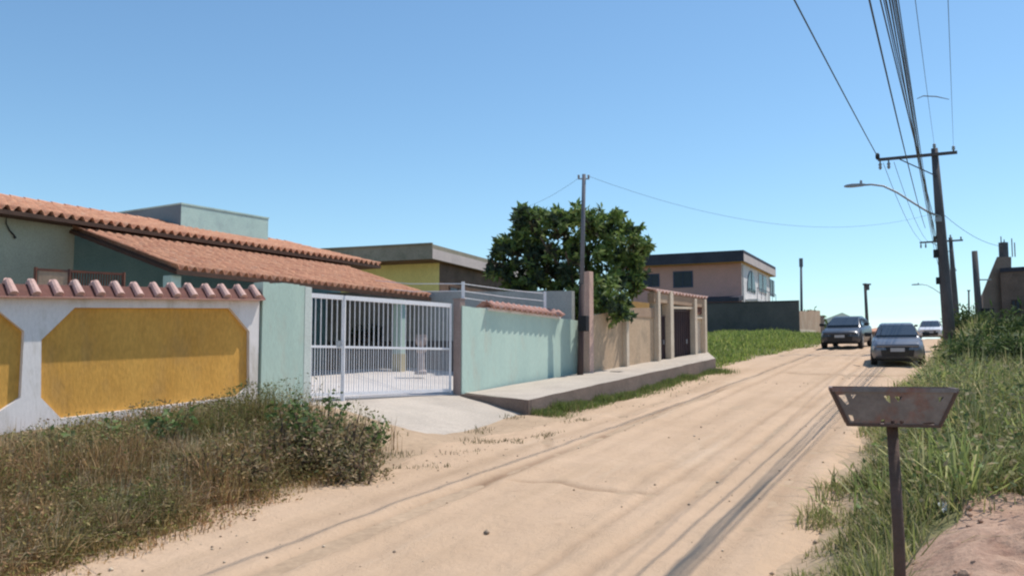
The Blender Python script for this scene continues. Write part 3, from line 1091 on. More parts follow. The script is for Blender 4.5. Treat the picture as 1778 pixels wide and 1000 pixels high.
# dividing wall behind the yard
DW0, DW1 = Vector((1.62, 24.95, 0)), Vector((-7.6, 31.0, 0))


def dividing_wall():
    t = thing("dividing_wall", "grey rendered dividing wall with dark lower band behind the yard", "wall", (DW0.x, DW0.y, gz(DW0.x, DW0.y)))
    n = nrm(DW1, DW0)     # toward the yard / camera
    mb = MB()
    wall(mb, DW1, DW0, 1.0, 1.0, z(2.35), z(1.95), .16)
    mb.build("masonry", M['grey'], t)
    mb = MB()
    a, b = DW1, DW0.lerp(DW1, .12)
    wall(mb, a + n * .02, b + n * .02, 1.0, 1.0, z(.72), z(.62), .018)
    mb.build("dado", M['darkband'], t)
    # hanging pots on the wall
    for i, (px, py, r) in enumerate(((625, 586, .16), (635, 585, .17), (653, 584, .15), (662, 583, .19))):
        p = on_line(px, py, DW0, DW1) + n * (r + .04)
        h = thing("hanging_pot", ["black pot on the grey yard wall, leftmost of the four",
                                  "black pot on the grey yard wall, second from the left of four",
                                  "black pot on the grey yard wall, third from the left of four",
                                  "largest black pot on the grey yard wall, rightmost of the four"][i], "plant pot", p - UP * r, "pots hanging on the yard wall")
        MB().lathe(p - UP * r, [(r * .6, 0), (r * .85, r * .9), (r, r * 1.7), (r * .9, r * 1.7), (r * .8, r * 1.5)], n=12).build("pot", M['pot'], h, smooth=True)
        MB().bar(p - n * (r * .6) + UP * .2, p - n * (r + .04) + UP * .2, .015).build("hook", M['black'], h)
        k = 60
        q = np.array(p) + rng.normal(0, r * .45, (k, 3)) + np.array([0, 0, r])
        leaves(q, .10, ((.02, .035, .015), (.04, .06, .02)), "foliage", M['leaf'], h)
    # pale plaster pedestal figure
    p = P(731, 655, 24.4)
    p.z = z(-.30)
    s = thing("garden_pedestal", "pale pink plaster pedestal with urn standing inside the gate", "pedestal", p)
    MB().lathe(p, [(.17, 0), (.17, .08), (.11, .12), (.09, .55), (.14, .62), (.14, .68)], n=14).build("column", M['statue'], s, smooth=False)
    MB().lathe(p + UP * .68, [(.06, 0), (.07, .04), (.15, .14), (.17, .26), (.13, .33), (.16, .36)], n=14).build("urn", M['statue'], s, smooth=True)


# ------------------------------------------------------------------ foliage builders
def blades(pts, h, w, lean, pal, name, mat, parent=None, curl=.35, tone=None):
    """grass blades: arrays of root points; pal = list of colours to mix"""
    n = len(pts)
    h = np.broadcast_to(h, (n,)) * rng.uniform(.6, 1.25, n)
    az = rng.uniform(0, 2 * np.pi, n)
    ln = np.abs(rng.normal(0, lean, n)) * h
    d = np.stack([np.cos(az), np.sin(az), np.zeros(n)], -1)
    fa = az + rng.uniform(-.9, .9, n) + np.pi / 2
    sd = np.stack([np.cos(fa), np.sin(fa), np.zeros(n)], -1) * (np.broadcast_to(w, (n,)) * rng.uniform(.7, 1.3, n))[:, None] * .5
    up = np.array([0, 0, 1.])
    m = pts + d * (ln * curl)[:, None] + up * (h * .58)[:, None]
    tip = pts + d * ln[:, None] + up * (h * (1 - .35 * np.clip(ln / h, 0, 1)))[:, None]
    V = np.stack([pts - sd, pts + sd, m - sd * .8, m + sd * .8, tip], 1).reshape(-1, 3)
    b = np.arange(n)[:, None] * 5
    T = np.concatenate([b + [0, 1, 3], b + [0, 3, 2], b + [2, 3, 4]], 0)
    pal = np.array(pal)
    c = pal[rng.integers(0, len(pal), n)] * rng.uniform(.75, 1.25, (n, 1))
    if tone is not None: c = c * tone
    return np_mesh(name, V, T, np.repeat(c, 5, 0), mat, parent)


def leaf_arrays(pts, size, pal, flat=.5, aspect=.5):
    n = len(pts)
    s = np.broadcast_to(size, (n,)) * rng.uniform(.6, 1.3, n)
    d = rng.normal(0, 1, (n, 3)); d[:, 2] *= flat; d /= np.linalg.norm(d, axis=1)[:, None]
    e = rng.normal(0, 1, (n, 3)); e -= d * (e * d).sum(1)[:, None]; e /= np.linalg.norm(e, axis=1)[:, None]
    nn = np.cross(d, e)
    L = d * s[:, None]; Wd = e * (s * aspect * .5)[:, None]
    V = np.stack([pts, pts + L * .45 + Wd + nn * (s * .06)[:, None], pts + L - nn * (s * .12)[:, None], pts + L * .45 - Wd + nn * (s * .06)[:, None]], 1).reshape(-1, 3)
    b = np.arange(n)[:, None] * 4
    T = np.concatenate([b + [0, 1, 2], b + [0, 2, 3]], 0)
    pal = np.array(pal)
    c = pal[rng.integers(0, len(pal), n)] * rng.uniform(.7, 1.3, (n, 1))
    return V, T, np.repeat(c, 4, 0)


def leaves(pts, size, pal, name, mat, parent=None, flat=.5, aspect=.5, tone=None):
    V, T, c = leaf_arrays(pts, size, pal, flat, aspect)
    if tone is not None: c = c * np.repeat(tone, 4, 0)
    return np_mesh(name, V, T, c, mat, parent)


dividing_wall()

# ------------------------------------------------------------------ slender service pole in front of the walls
def service_pole():
    b, tp = P(1007, 652, 24.0), P(1014, 303, 24.0)
    t = thing("service_pole", "slender grey service pole with a meter box beside the mint wall", "pole", b)
    mb = MB().tube([b - UP * .3, b.lerp(tp, .45)], [.085, .07], 10)
    mb.build("lower_shaft", M['polebrown'], t, smooth=True)
    MB().tube([b.lerp(tp, .44), tp], [.058, .05], 10).build("shaft", M['polegrey'], t, smooth=True)
    m = P(1012, 562, 24.0)
    MB().box(m + Vector((.02, -.12, 0)), (.22, .16, .40), (.8, -.6, 0)).build("meter_box", M['black'], t, bevel=.01)
    mb = MB()
    mb.bar(tp - UP * .12 - Vector((.16, 0, 0)), tp - UP * .12 + Vector((.14, 0, 0)), .03)
    mb.build("bracket", M['steel'], t)
    for dx in (-.14, .12):
        MB().lathe(tp - UP * .10 + Vector((dx, 0, 0)), [(.02, 0), (.035, .02), (.025, .05), (.035, .07), (.015, .09)], n=8).build("insulator", M['lampgrey'], t, smooth=True)
    return tp


SERV_TOP = service_pole()

# ------------------------------------------------------------------ beige wall with columns and gates
def beige_wall():
    w = (B1 - B0).normalized(); n = nrm(B0, B1)
    B = lambda px, py: on_line(px, py, B0, B1)
    t = thing("columned_wall", "beige plastered wall with cream columns and a tall end pillar", "wall", (B0.x, B0.y, gz(B0.x, B0.y)))
    def gr(p): return gz(p.x, p.y) - .5
    def span(a, b, py0, py1, mat, name, off=0., th=.14, zlo=None, par=None):
        p, q = B(a, py0), B(b, py1)
        mb = MB()
        wall(mb, p + n * off, q + n * off, zlo if zlo else gr(p), zlo if zlo else gr(q), p.z, q.z, th)
        return mb.build(name, mat, par or t)
    span(1026, 1083, 548, 538, M['beige'], "plaster_panel")
    span(1085, 1135, 546, 545, M['beige'], "plaster_panel", 0)
    span(1085, 1135, 535, 534, M['tan'], "top_band", .02, .18, zlo=B(1110, 550).z)
    span(1199, 1217, 517, 519, M['cream'], "plaster_panel", -.01)
    def colm(px, py, name, mat, wd=.17, dp=.2):
        p = B(px, py)
        zb = gr(p)
        return MB().box((p.x, p.y, (p.z + zb) / 2), (wd, dp, p.z - zb), w).build(name, mat, t, bevel=.01)
    colm(1021, 472, "tall_pillar", M['pinkpillar'], .22, .20)
    colm(1083, 534, "column", M['cream'], .15, .26)
    colm(1137, 505, "column", M['cream'], .16, .3)
    colm(1159, 506, "column", M['cream'], .22, .3)
    colm(1201, 519, "column", M['cream'], .18, .3)
    colm(1218, 520, "column", M['cream'], .16, .3)
    # beam and little sloping roof over the entrance
    p0, p1 = B(1131, 508), B(1222, 520)
    zt_ = (p0.z + p1.z) / 2
    mb = MB()
    wall(mb, Vector((p0.x, p0.y, 0)) + n * .09, Vector((p1.x, p1.y, 0)) + n * .09, p0.z - .28, p1.z - .28, p0.z, p1.z, .22)
    mb.build("lintel", M['tan'], t)
    mb = MB()
    tile_slope(mb, p0 - n * .7 + UP * .20, p1 - n * .7 + UP * .16, p0 + n * .14 + UP * .01, p1 + n * .14 + UP * .01, .24, 2, .035, 8, .02)
    mb.build("entrance_roof", M['tile_strip'], t, smooth=True, solid=.02)
    mb = MB()
    for a, b, py in ((1160, 1201, 534),):
        q0, q1 = B(a, py), B(b, py + 1)
        mb.bar(q0 + n * .06, q1 + n * .06, .05, .07)
    for a, b, py in ((1202, 1218, 552),):
        q0, q1 = B(a, py), B(b, py)
        mb.bar(q0 + n * .06, q1 + n * .06, .06, .06)
    mb.build("cross_rail", M['cream'], t)
    mb = MB()
    q0, q1 = B(1204, 520), B(1216, 546)
    wall(mb, B(1204, 540) + n * .05, B(1216, 540) + n * .05, q1.z, q1.z, q0.z, q0.z, .04)
    mb.build("tile_inlay", M['rust'], t)
    # gates
    for (a, b, py, lab) in ((1140, 1156, 547, "narrow dark brown sheet gate between two cream columns"),
                            (1164, 1199, 537, "wide dark brown sheet gate under the tiled entrance roof")):
        q0, q1 = B(a, py), B(b, py + 1)
        g = thing("sheet_gate", lab, "gate", (q0.x, q0.y, gz(q0.x, q0.y)), "brown gates of the beige wall")
        mb = MB()
        wall(mb, q0 - n * .06, q1 - n * .06, gr(q0), gr(q1), q0.z, q1.z, .03)
        mb.build("leaf", M['browngate'], g)
        mb = MB()
        L = (q1 - q0).to_2d().length
        k = max(3, int(L / .16))
        for i in range(k + 1):
            p = q0.lerp(q1, i / k) - n * .045
            mb.bar(Vector((p.x, p.y, gr(q0) + .3)), Vector((p.x, p.y, q0.z)), .03, .03)
        mb.bar(q0 - n * .04 - UP * .03, q1 - n * .04 - UP * .03, .04, .06)
        mb.build("frame", M['browngate'], g)
        p = q0.lerp(q1, .8) - n * .03
        MB().box((p.x, p.y, gr(q0) + 1.4), (.04, .05, .14), w).build("handle", M['steel'], g)
    # covered entrance behind: shaded wall so one does not look into the void
    mb = MB()
    wall(mb, B(1128, 600) - n * 1.6, B(1222, 600) - n * 1.6, 1.0, 1.0, zt_ - .1, zt_ - .1, .15)
    mb.build("rear_wall", M['orange'], t)
    # black plate painting the service pole's shadow spot on the sidewalk
    p = P(1074, 647, 24.6)
    c = MB().box((p.x, p.y, p.z + .015), (.42, .3, .05), w).build("painted_shadow", M['black'], bevel=.01)
    tag(c, "small dark patch painting a pole shadow on the sidewalk before the beige wall", "painted shadow")


beige_wall()

# ------------------------------------------------------------------ flat-roofed houses behind
def flat_house(name, label, C, w, n, Lw, Ln, top, slab, o1, o2, zb, m_side, m_front, m_slabside, m_slabfront, m_soffit):
    """C: street-side corner of the roof slab nearest the camera; w along the street, -n away from it"""
    t = thing(name, label, "house", (C.x, C.y, zb))
    f = lambda p, zz: Vector((p.x, p.y, zz))
    q = [C, C + w * Lw, C + w * Lw - n * Ln, C - n * Ln]
    MB().hexa([f(p, top - slab) for p in q], [f(p, top) for p in q]).build("roof_slab", m_slabside, t)
    e = .006
    a, b = C + n * e, C + w * Lw + n * e
    MB().hexa([f(a, top - slab * .98), f(b, top - slab * .98), f(b - n * .004, top - slab * .98), f(a - n * .004, top - slab * .98)],
              [f(a, top - slab * .3), f(b, top - slab * .3), f(b - n * .004, top - slab * .3), f(a - n * .004, top - slab * .3)]).build("fascia", m_slabfront, t)
    q3 = [C + w * .05 - n * .05, C + w * (Lw - .05) - n * .05, C + w * (Lw - .05) - n * (Ln - .05), C + w * .05 - n * (Ln - .05)]
    MB().hexa([f(p, top - slab - .02) for p in q3], [f(p, top - slab - .003) for p in q3]).build("soffit", m_soffit, t)
    K = C + w * o1 - n * o2
    q2 = [K, K + w * (Lw - o1 - .8), K + w * (Lw - o1 - .8) - n * (Ln - o2 - .8), K - n * (Ln - o2 - .8)]
    MB().hexa([f(p, zb) for p in q2], [f(p, top - slab - .021) for p in q2]).build("wall", m_side, t)
    # street front skin
    a, b = q2[0] + n * .012, q2[1] + n * .012
    MB().hexa([f(a, zb), f(b, zb), f(b - n * .01, zb), f(a - n * .01, zb)],
              [f(a, top - slab - .025), f(b, top - slab - .025), f(b - n * .01, top - slab - .025), f(a - n * .01, top - slab - .025)]).build("street_front", m_front, t)
    return t, K


def win(t, p0, p1, out, frame, arch=False):
    """window between two opposite corners of a facade; out = outward normal"""
    d = Vector((p1.x - p0.x, p1.y - p0.y, 0)); L = d.length; d.normalize()
    z0, z1 = min(p0.z, p1.z), max(p0.z, p1.z)
    def ring(e, k):
        pts = [(e, z0 + e), (L - e, z0 + e), (L - e, z1 - e)]
        if arch:
            pts = pts[:2]
            r = L / 2 - e; zc = z1 - L / 2
            pts += [(L / 2 + r * math.cos(a), zc + r * math.sin(a)) for a in np.linspace(0, math.pi, 9)]
        else:
            pts.append((e, z1 - e))
        return [Vector((p0.x, p0.y, 0)) + d * a + UP * b + out * k for a, b in pts]
    fr = ring(0, .03); bk = ring(0, -.05)
    m = len(fr)
    mb = MB(); mb.add(fr + bk, [tuple(range(m)), tuple(range(2 * m - 1, m - 1, -1))] + [(i, i + m, (i + 1) % m + m, (i + 1) % m) for i in range(m)])
    o = mb.build("window", frame, t)
    pn = ring(min(.08, L * .12), .045); pb = ring(min(.08, L * .12), .0)
    mb = MB(); mb.add(pn + pb, [tuple(range(m)), tuple(range(2 * m - 1, m - 1, -1))] + [(i, i + m, (i + 1) % m + m, (i + 1) % m) for i in range(m)])
    mb.build("pane", M['glass'], o)
    mid = Vector((p0.x, p0.y, 0)) + d * (L / 2) + out * .055
    MB().bar(mid + UP * (z0 + .05), mid + UP * (z1 - .05), .05, .03).build("mullion", frame, o)
    return o


def yellow_house():
    C = P(751, 424, 36.0)
    w = Vector((.36, .93, 0)).normalized(); n = Vector((w.y, -w.x, 0))
    t, K = flat_house("flat_roof_house", "yellow single-storey house with a mossy flat roof behind the dividing wall", C, w, n, 11.5, 8.6, C.z, .58,
                      1.25, .3, 1.5, M['yhouse'], M['veranda'], M['moss'], M['palefascia'], M['veranda'])
    # dark veranda strip, ochre lower wall and windows on the street front
    for a, b, zl, zh in ((.9, 2.6, 2.9, 4.3), (4.2, 6.0, 2.9, 4.3)):
        p0, p1 = K + w * a + n * .014, K + w * b + n * .014
        win(t, Vector((p0.x, p0.y, z(zl - 1.1))), Vector((p1.x, p1.y, z(zh - 1.1))), n, M['wood'])
    a, b = K + n * .02 + w * .6, K + n * .02 + w * 8.5
    mb = MB(); wall(mb, a + n * .02, b + n * .02, 1.6, 1.6, z(1.75), z(1.75), .02)
    mb.build("ochre_band", M['orange'], t)
    # side wall window hidden low, roof parapet drip
    mb = MB()
    mb.bar(C - n * 8.6 - w * .02 + UP * .03, C - w * .02 + UP * .03, .12, .05)
    mb.build("parapet_edge", M['moss'], t)


yellow_house()


def pink_house():
    C = P(1291, 434, 65.0)
    w = Vector((.43, .903, 0)).normalized(); n = Vector((w.y, -w.x, 0))
    t, K = flat_house("two_storey_house", "two-storey pink house with a thick dark flat roof and arched windows", C, w, n, 13.2, 9.5, C.z, .80,
                      .85, .35, 3.0, M['pink'], M['pinkwhite'], M['darkslab'], M['palefascia'], M['orange'])
    s0, s1 = K, K - n * 5      # facade toward the camera
    S = lambda px, py: on_line(px, py, s0, s1)
    for (a, b, y0, y1) in ((1116, 1145, 499, 475), (1169, 1203, 500, 470)):
        p0, p1 = S(a, y0), S(b, y1)
        win(t, p0, p1, -w, M['blueframe'])
    f0, f1 = K + n * .02, K + n * .02 + w * 5
    R = lambda px, py: on_line(px, py, f0, f1)
    for (a, b, y0, y1, ar) in ((1297, 1311, 501, 473, True), (1337, 1344, 513, 488, False)):
        win(t, R(a, y0), R(b, y1), n, M['blueframe'], ar)
    p0, p1 = R(1317, 507), R(1330, 480)
    win(t, p0, p1, n, M['palefascia'])
    # balcony slab and rail on the street front
    b0, b1 = R(1294, 517), R(1328, 521)
    zb = b0.z - .1
    mb = MB()
    q = [Vector((p.x, p.y, 0)) for p in (b0, b1)]
    mb.hexa([q[0] + UP * (zb - .15), q[1] + UP * (zb - .15), q[1] + n * .9 + UP * (zb - .15), q[0] + n * .9 + UP * (zb - .15)],
            [q[0] + UP * zb, q[1] + UP * zb, q[1] + n * .9 + UP * zb, q[0] + n * .9 + UP * zb])
    bal = mb.build("balcony", M['pinkwhite'], t)
    mb = MB()
    for i in range(6):
        p = q[0].lerp(q[1], i / 5) + n * .87
        mb.bar(p + UP * zb, p + UP * (zb + .8), .03)
    mb.bar(q[0] + n * .87 + UP * (zb + .8), q[1] + n * .87 + UP * (zb + .8), .05)
    mb.build("balcony_rail", M['blueframe'], bal)
    # lean-to slab against the near side
    a, b = S(1205, 516), S(1291, 516)
    q = [Vector((p.x, p.y, a.z)) for p in (a, b)]
    mb = MB()
    mb.hexa([q[0] - UP * .3, q[1] - UP * .3, q[1] - w * 1.6 - UP * .5, q[0] - w * 1.6 - UP * .5], [q[0], q[1], q[1] - w * 1.6 - UP * .2, q[0] - w * 1.6 - UP * .2])
    mb.build("lean_to_roof", M['darkslab'], t)
    # downpipe at the corner
    p = S(1290, 480)
    MB().tube([Vector((p.x, p.y, 3)) - w * .06, Vector((p.x, p.y, C.z - .95)) - w * .06], .05, 8).build("downpipe", M['palefascia'], t)


pink_house()


def dark_wall():
    R_ = P(1387, 523, 55.0)
    p = Vector((-.903, .43, 0))
    L_ = R_ + p * 9.0
    t = thing("charcoal_wall", "dark charcoal plot wall at the top of the grass lot", "wall", (R_.x, R_.y, gz(R_.x, R_.y)))
    mb = MB(); wall(mb, Vector((L_.x, L_.y, 0)), Vector((R_.x, R_.y, 0)), 2.2, 2.2, R_.z, R_.z, .18)
    mb.build("masonry", M['darkwall'], t)
    mb = MB(); n = nrm(L_, R_)
    wall(mb, Vector((L_.x, L_.y, 0)) + n * .03, Vector((R_.x, R_.y, 0)) + n * .03, R_.z, R_.z, R_.z + .06, R_.z + .06, .24)
    mb.build("cap", M['darkslab'], t)


dark_wall()


def low_wall():
    a, b = P(1388, 538, 56.2), P(1424, 541, 65.0)
    t = thing("low_brick_wall", "low tan patched brick wall beyond the charcoal wall", "wall", (a.x, a.y, gz(a.x, a.y)))
    mb = MB()
    k = 9
    for i in range(k):
        p, q = a.lerp(b, i / k), a.lerp(b, (i + 1) / k)
        j = random.uniform(-.07, .07)
        wall(mb, Vector((p.x, p.y, 0)), Vector((q.x, q.y, 0)), 2.2, 2.2, p.z + j, q.z + j, .16)
    mb.build("masonry", M['tan'], t)
    mb = MB()
    n = nrm(a, b)
    wall(mb, Vector((a.x, a.y, 0)) + n * .015, a.lerp(b, .7).xy.to_3d() + n * .015, 2.2, 2.2, 4.15, 4.3, .012)
    mb.build("whitewash", M['cream'], t)
    c, e = b + (b - a).normalized() * .05, b + (b - a).normalized() * 2.2
    g = thing("plank_gate", "dark wooden gate closing the far end of the low brick wall", "gate", (c.x, c.y, gz(c.x, c.y)))
    mb = MB()
    for i in range(8):
        p, q = c.lerp(e, i / 8), c.lerp(e, (i + .94) / 8)
        wall(mb, Vector((p.x, p.y, 0)), Vector((q.x, q.y, 0)), 2.4, 2.4, b.z - .25, b.z - .25, .05)
    mb.build("leaf", M['wood'], g)
    mb = MB()
    mb.bar(Vector((c.x, c.y, 4.0)) + n * .04, Vector((e.x, e.y, 4.0)) + n * .04, .05, .1)
    mb.build("brace", M['wood'], g)


low_wall()


def hip_house(name, label, px0, px1, py_eave, py_peak, d, mroof, mwall, pk=.45):
    a, b = P(px0, py_eave, d), P(px1, py_eave, d)
    t = thing(name, label, "house", (a.x, a.y, gz(a.x, a.y)))
    dep = Vector((.2, 6.0, 0))
    x = (b - a)
    top = P(px0 + (px1 - px0) * pk, py_peak, d + 3)
    ov = x.normalized() * .3
    q = [a - ov, b + ov, b + ov + dep, a - ov + dep]
    r0 = Vector((top.x, d + 2.6, top.z)); r1 = Vector((top.x + .2, d + 3.6, top.z))
    MB().add(q + [r0, r1] + [p - UP * .12 for p in q], [(0, 1, 4), (1, 2, 5, 4), (2, 3, 5), (3, 0, 4, 5), (0, 6, 7, 1), (1, 7, 8, 2), (2, 8, 9, 3), (3, 9, 6, 0), (9, 8, 7, 6)]).build("roof", mroof, t)
    q2 = [a + Vector((0, .3, 0)), b + Vector((0, .3, 0)), b + dep - Vector((0, .3, 0)), a + dep - Vector((0, .3, 0))]
    MB().hexa([Vector((p.x, p.y, 2.5)) for p in q2], [Vector((p.x, p.y, a.z - .125)) for p in q2]).build("wall", mwall, t)
    m = a.lerp(b, .3); m2 = a.lerp(b, .45)
    win(t, Vector((m.x, m.y + .29, a.z - 1.5)), Vector((m2.x, m2.y + .29, a.z - .6)), Vector((0, -1, 0)), M['wood'])


hip_house("hip_roof_house", "low house with a grey green hipped roof behind the graphite car", 1434, 1502, 563, 543, 88.0, M['greyroof'], M['grey'], .38)
hip_house("brick_hut", "tiny reddish brick house showing between the two approaching cars", 1506, 1534, 575, 569, 92.0, M['tile'], M['brick'], .5)

# ------------------------------------------------------------------ unfinished brick building on the right
def brick_building():
    d = 44.0
    t = thing("unfinished_building", "unfinished brown brick building with sloping left side on the right bank", "building", P(1740, 580, d))
    out = [P(1707, 600, d), P(1707, 506, d), P(1731, 446, d), P(1756, 446, d), P(1756, 600, d)]
    dep = Vector((.43, .903, 0)) * 7
    m = len(out)
    for p in (out[0], out[-1]): p.z = 2.0
    MB().add(out + [p + dep for p in out], [tuple(range(m)), tuple(range(2 * m - 1, m - 1, -1))] + [(i, i + m, (i + 1) % m + m, (i + 1) % m) for i in range(m)]).build("stair_wall", M['brick'], t)
    a, b = P(1737, 473, d - .3), P(1840, 473, d - 2)
    mb = MB(); wall(mb, Vector((a.x, a.y, 0)), Vector((b.x, b.y, 0)), 2.0, 2.0, a.z, a.z, 6.5)
    mb.build("wall", M['brickdark'], t)
    mb = MB(); n = nrm(a, b)
    wall(mb, Vector((a.x, a.y, 0)) + n * .05, Vector((b.x, b.y, 0)) + n * .05, a.z, a.z, a.z + .2, a.z + .2, 6.6)
    mb.build("roof_slab", M['darkslab'], t)
    c = P(1743, 446, d + .5)
    MB().box(c + UP * .3, (.3, .3, .8), (.9, .43, 0)).build("column_stub", M['pole'], t)
    for k, (dx, h) in enumerate(((-.1, 1.0), (.05, .85), (.42, .9), (.55, .7))):
        p = c + Vector((dx, 0, 0))
        MB().tube([p, p + UP * h], .025, 5).build("rebar", M['rust'], t)
    p0, p1 = P(1757, 545, d - .8), P(1772, 520, d - 1.0)
    win(t, p0, p1, nrm(a, b), M['wood'])


brick_building()

# ------------------------------------------------------------------ poles and wires
def utility_pole(x, y, h, arm_l, label, lean=(0, 0)):
    b = Vector((x, y, gz(x, y)))
    t = thing("utility_pole", label, "utility pole", b, "power poles along the right verge")
    tp = b + Vector((lean[0], lean[1], h))
    MB().tube([b - UP * .4, b.lerp(tp, .3), b.lerp(tp, .65), tp], [.235, .215, .175, .125], 12).build("shaft", M['pole'], t, smooth=True)
    ax = Vector((-CR, SR, 0))                # toward the road
    c = tp - UP * .28 + Vector((.0, -.14, 0))
    arm = MB(); arm.bar(c - ax * .75 + UP * .02, c + ax * arm_l - UP * .0, .10, .12)
    a = arm.build("crossarm", M['pole'], t, bevel=.01)
    br = MB(); br.bar(c + ax * (arm_l * .62) - UP * .06, tp - UP * 1.15 - Vector((0, .15, 0)), .04)
    br.build("brace", M['pole'], t)
    def ins(p, up=1):
        MB().lathe(p, [(.025, 0), (.035, .05 * up), (.075, .09 * up), (.045, .13 * up), (.07, .17 * up), (.03, .22 * up)], n=10).build("insulator", M['lampgrey'], a, smooth=True)
    ins(c - ax * .62 + UP * .07)
    ins(tp - UP * .02)
    ins(c + ax * (arm_l - .08) - UP * .06, -1.6); ins(c + ax * (arm_l - .40) - UP * .06, -1.6)
    # telecom racks and splice boxes on the road side of the shaft
    for k, (f_, sz) in enumerate(((.545, .12), (.47, .19), (.335, .16))):
        p = b.lerp(tp, f_) + ax * .27 - Vector((0, .05, 0))
        MB().box(p, (sz, sz * .9, sz * 1.7), ax).build("splice_box", M['black'], t, bevel=.02)
    return t, tp, c, ax, b


UX, UY = P(1650, 590, 36.0).x, 36.0
POLE, PT, PC, PAX, PB = utility_pole(UX, UY, 7.9, 2.15, "tall dark utility pole with a long crossarm behind the silver car", (-.34, 0))
_p = P(1662, 560, 66.0)
POLE2, PT2, PC2, PAX2, PB2 = utility_pole(_p.x, 66.0, 7.0, 2.1, "second dark utility pole half hidden just behind the tall pole", (-.25, 0))
_p = P(1650, 560, 99.0)
POLE3, PT3, PC3, PAX3, PB3 = utility_pole(_p.x, 99.0, 8.0, .9, "farthest small utility pole beyond the crest of the street", (0, 0))


def street_lamp(p, ax, k, label):
    """arm from the pole at p curving up toward the road"""
    t = thing("street_lamp", label, "street lamp", p, "street lamps on the poles")
    pts = [p + ax * a * k + UP * b * k + Vector((0, -.18, 0)) for a, b in ((.05, -.02), (.45, .16), (1.0, .58), (1.6, 1.06), (2.1, 1.36), (2.55, 1.46), (2.78, 1.46))]
    MB().tube(pts, .04, 8).build("arm", M['steel'], t, smooth=True)
    MB().bar(p + ax * .0 - UP * .12 + Vector((0, -.16, 0)), p - UP * .12 + ax * .25 + Vector((0, -.16, 0)), .1, .2).build("clamp", M['steel'], t)
    e = pts[-1]
    mb = MB()
    hh = [(.0, .05, .05), (.15, .09, .07), (.5, .13, .08), (.72, .11, .06), (.82, .05, .03)]
    vs, fs = [], []
    sd = Vector((-ax.y, ax.x, 0))
    for (l, wd, ht) in hh:
        c = e + ax * (l * k)
        vs += [c + sd * wd * k - UP * ht * .6 * k, c + sd * wd * .8 * k + UP * ht * k, c - sd * wd * .8 * k + UP * ht * k, c - sd * wd * k - UP * ht * .6 * k]
    for i in range(len(hh) - 1):
        for j in range(4):
            fs.append((i * 4 + j, i * 4 + (j + 1) % 4, (i + 1) * 4 + (j + 1) % 4, (i + 1) * 4 + j))
    fs += [(3, 2, 1, 0), tuple(range(4 * len(hh) - 4, 4 * len(hh)))]
    mb.add(vs, fs).build("lamp_head", M['lampgrey'], t, bevel=.01)
    MB().lathe(e + ax * .16 * k + UP * .06 * k, [(.05 * k, 0), (.05 * k, .12 * k), (.03 * k, .15 * k)], n=10).build("photocell", M['lampgrey'], t)


street_lamp(PB.lerp(PT, .655), PAX, 1.0, "street lamp on a long curved arm on the tall pole")
street_lamp(PB3.lerp(PT3, .60), PAX3, 1.05, "tiny distant street lamp beyond the crest of the street")


def cable(label, a, b, r, sag=.0, group=None, n=24, name="overhead_cable", mat=None):
    a, b = Vector(a), Vector(b)
    pts = []
    for i in range(n + 1):
        k = i / n
        pts.append(a.lerp(b, k) - UP * (sag * 4 * k * (1 - k)))
    o = MB().tube(pts, r, 5, False).build(name, mat or M['cable'], smooth=True)
    return tag(o, label, "cable", group)


def wire_to(px0, start, s_len):
    """far end of a wire that leaves 'start' along the street toward the camera and passes overhead at pixel column px0, top edge"""
    x, zz = ray(px0, 0)
    # solve d from the plane of the street direction
    w = Vector((SR, CR, 0))
    # start + (-w)*k : X = x*d ; d = start.y - CR*k ; X = start.x - SR*k + side*...
    return x, zz


def overhead(label, start, px_top, py_top, d_top, r, sag=.25, group=None, beyond=1.35):
    tp = P(px_top, py_top, d_top)
    e = start + (tp - start) * beyond
    return cable(label, start, e, r, sag, group)


BUN = "thick bundle of dark cables over the right verge"
ax = PAX
rack = [PB.lerp(PT, k) + ax * o + Vector((0, -.1, 0)) for k, o in ((.655, .26), (.63, .3), (.605, .27), (.58, .32), (.56, .28), (.54, .33), (.52, .3), (.50, .27), (.48, .33), (.62, .24), (.57, .36), (.53, .25))]
tops = [1532, 1538, 1543, 1548, 1551, 1555, 1558, 1563, 1547, 1541, 1553, 1560]
for i, (p, tx) in enumerate(zip(rack, tops)):
    overhead("one of the dark cables in the thick bundle sweeping up from the tall pole", p, tx, 0, 8.0 + .12 * (i % 3), .005 if i % 4 else .007, .12 + .03 * (i % 4), BUN)
overhead("thin dark cable running just left of the thick bundle", PB.lerp(PT, .60) + ax * .6 - Vector((0, .1, 0)), 1517, 0, 9.0, .010, .3)
endp = PC + ax * 2.05
overhead("single dark power line from the crossarm's road end up over the street", endp - UP * .1, 1383, 0, 18.0, .017, .1, None, 1.7)
overhead("very thin power line from the crossarm's right end", PC - ax * .62 + UP * .25, 1646, 0, 13.5, .0055, .1, None, 1.6)
overhead("very thin power line from the top of the tall pole", PT + UP * .15, 1590, 0, 13.5, .0055, .1, None, 1.6)
# spacer between the two thin lines
p0, p1 = P(1592, 172, 24.0), P(1648, 173, 24.0)
o = MB().tube([p0, p0.lerp(p1, .2) + UP * .08, p0.lerp(p1, .6) + UP * .07, p1], [.008, .014, .014, .008], 6).build("line_spacer", M['polegrey'], smooth=True)
tag(o, "thin grey spacer rod hanging between two very thin power lines", "spacer")
# splice on the single line
q = (endp - UP * .1).lerp(P(1383, 0, 18.0), .07)
o = MB().lathe(q - UP * .14, [(.04, 0), (.08, .06), (.08, .2), (.04, .26)], n=10).build("line_splice", M['black'], smooth=True)
tag(o, "dark splice knob on the single power line near the crossarm", "line splice")
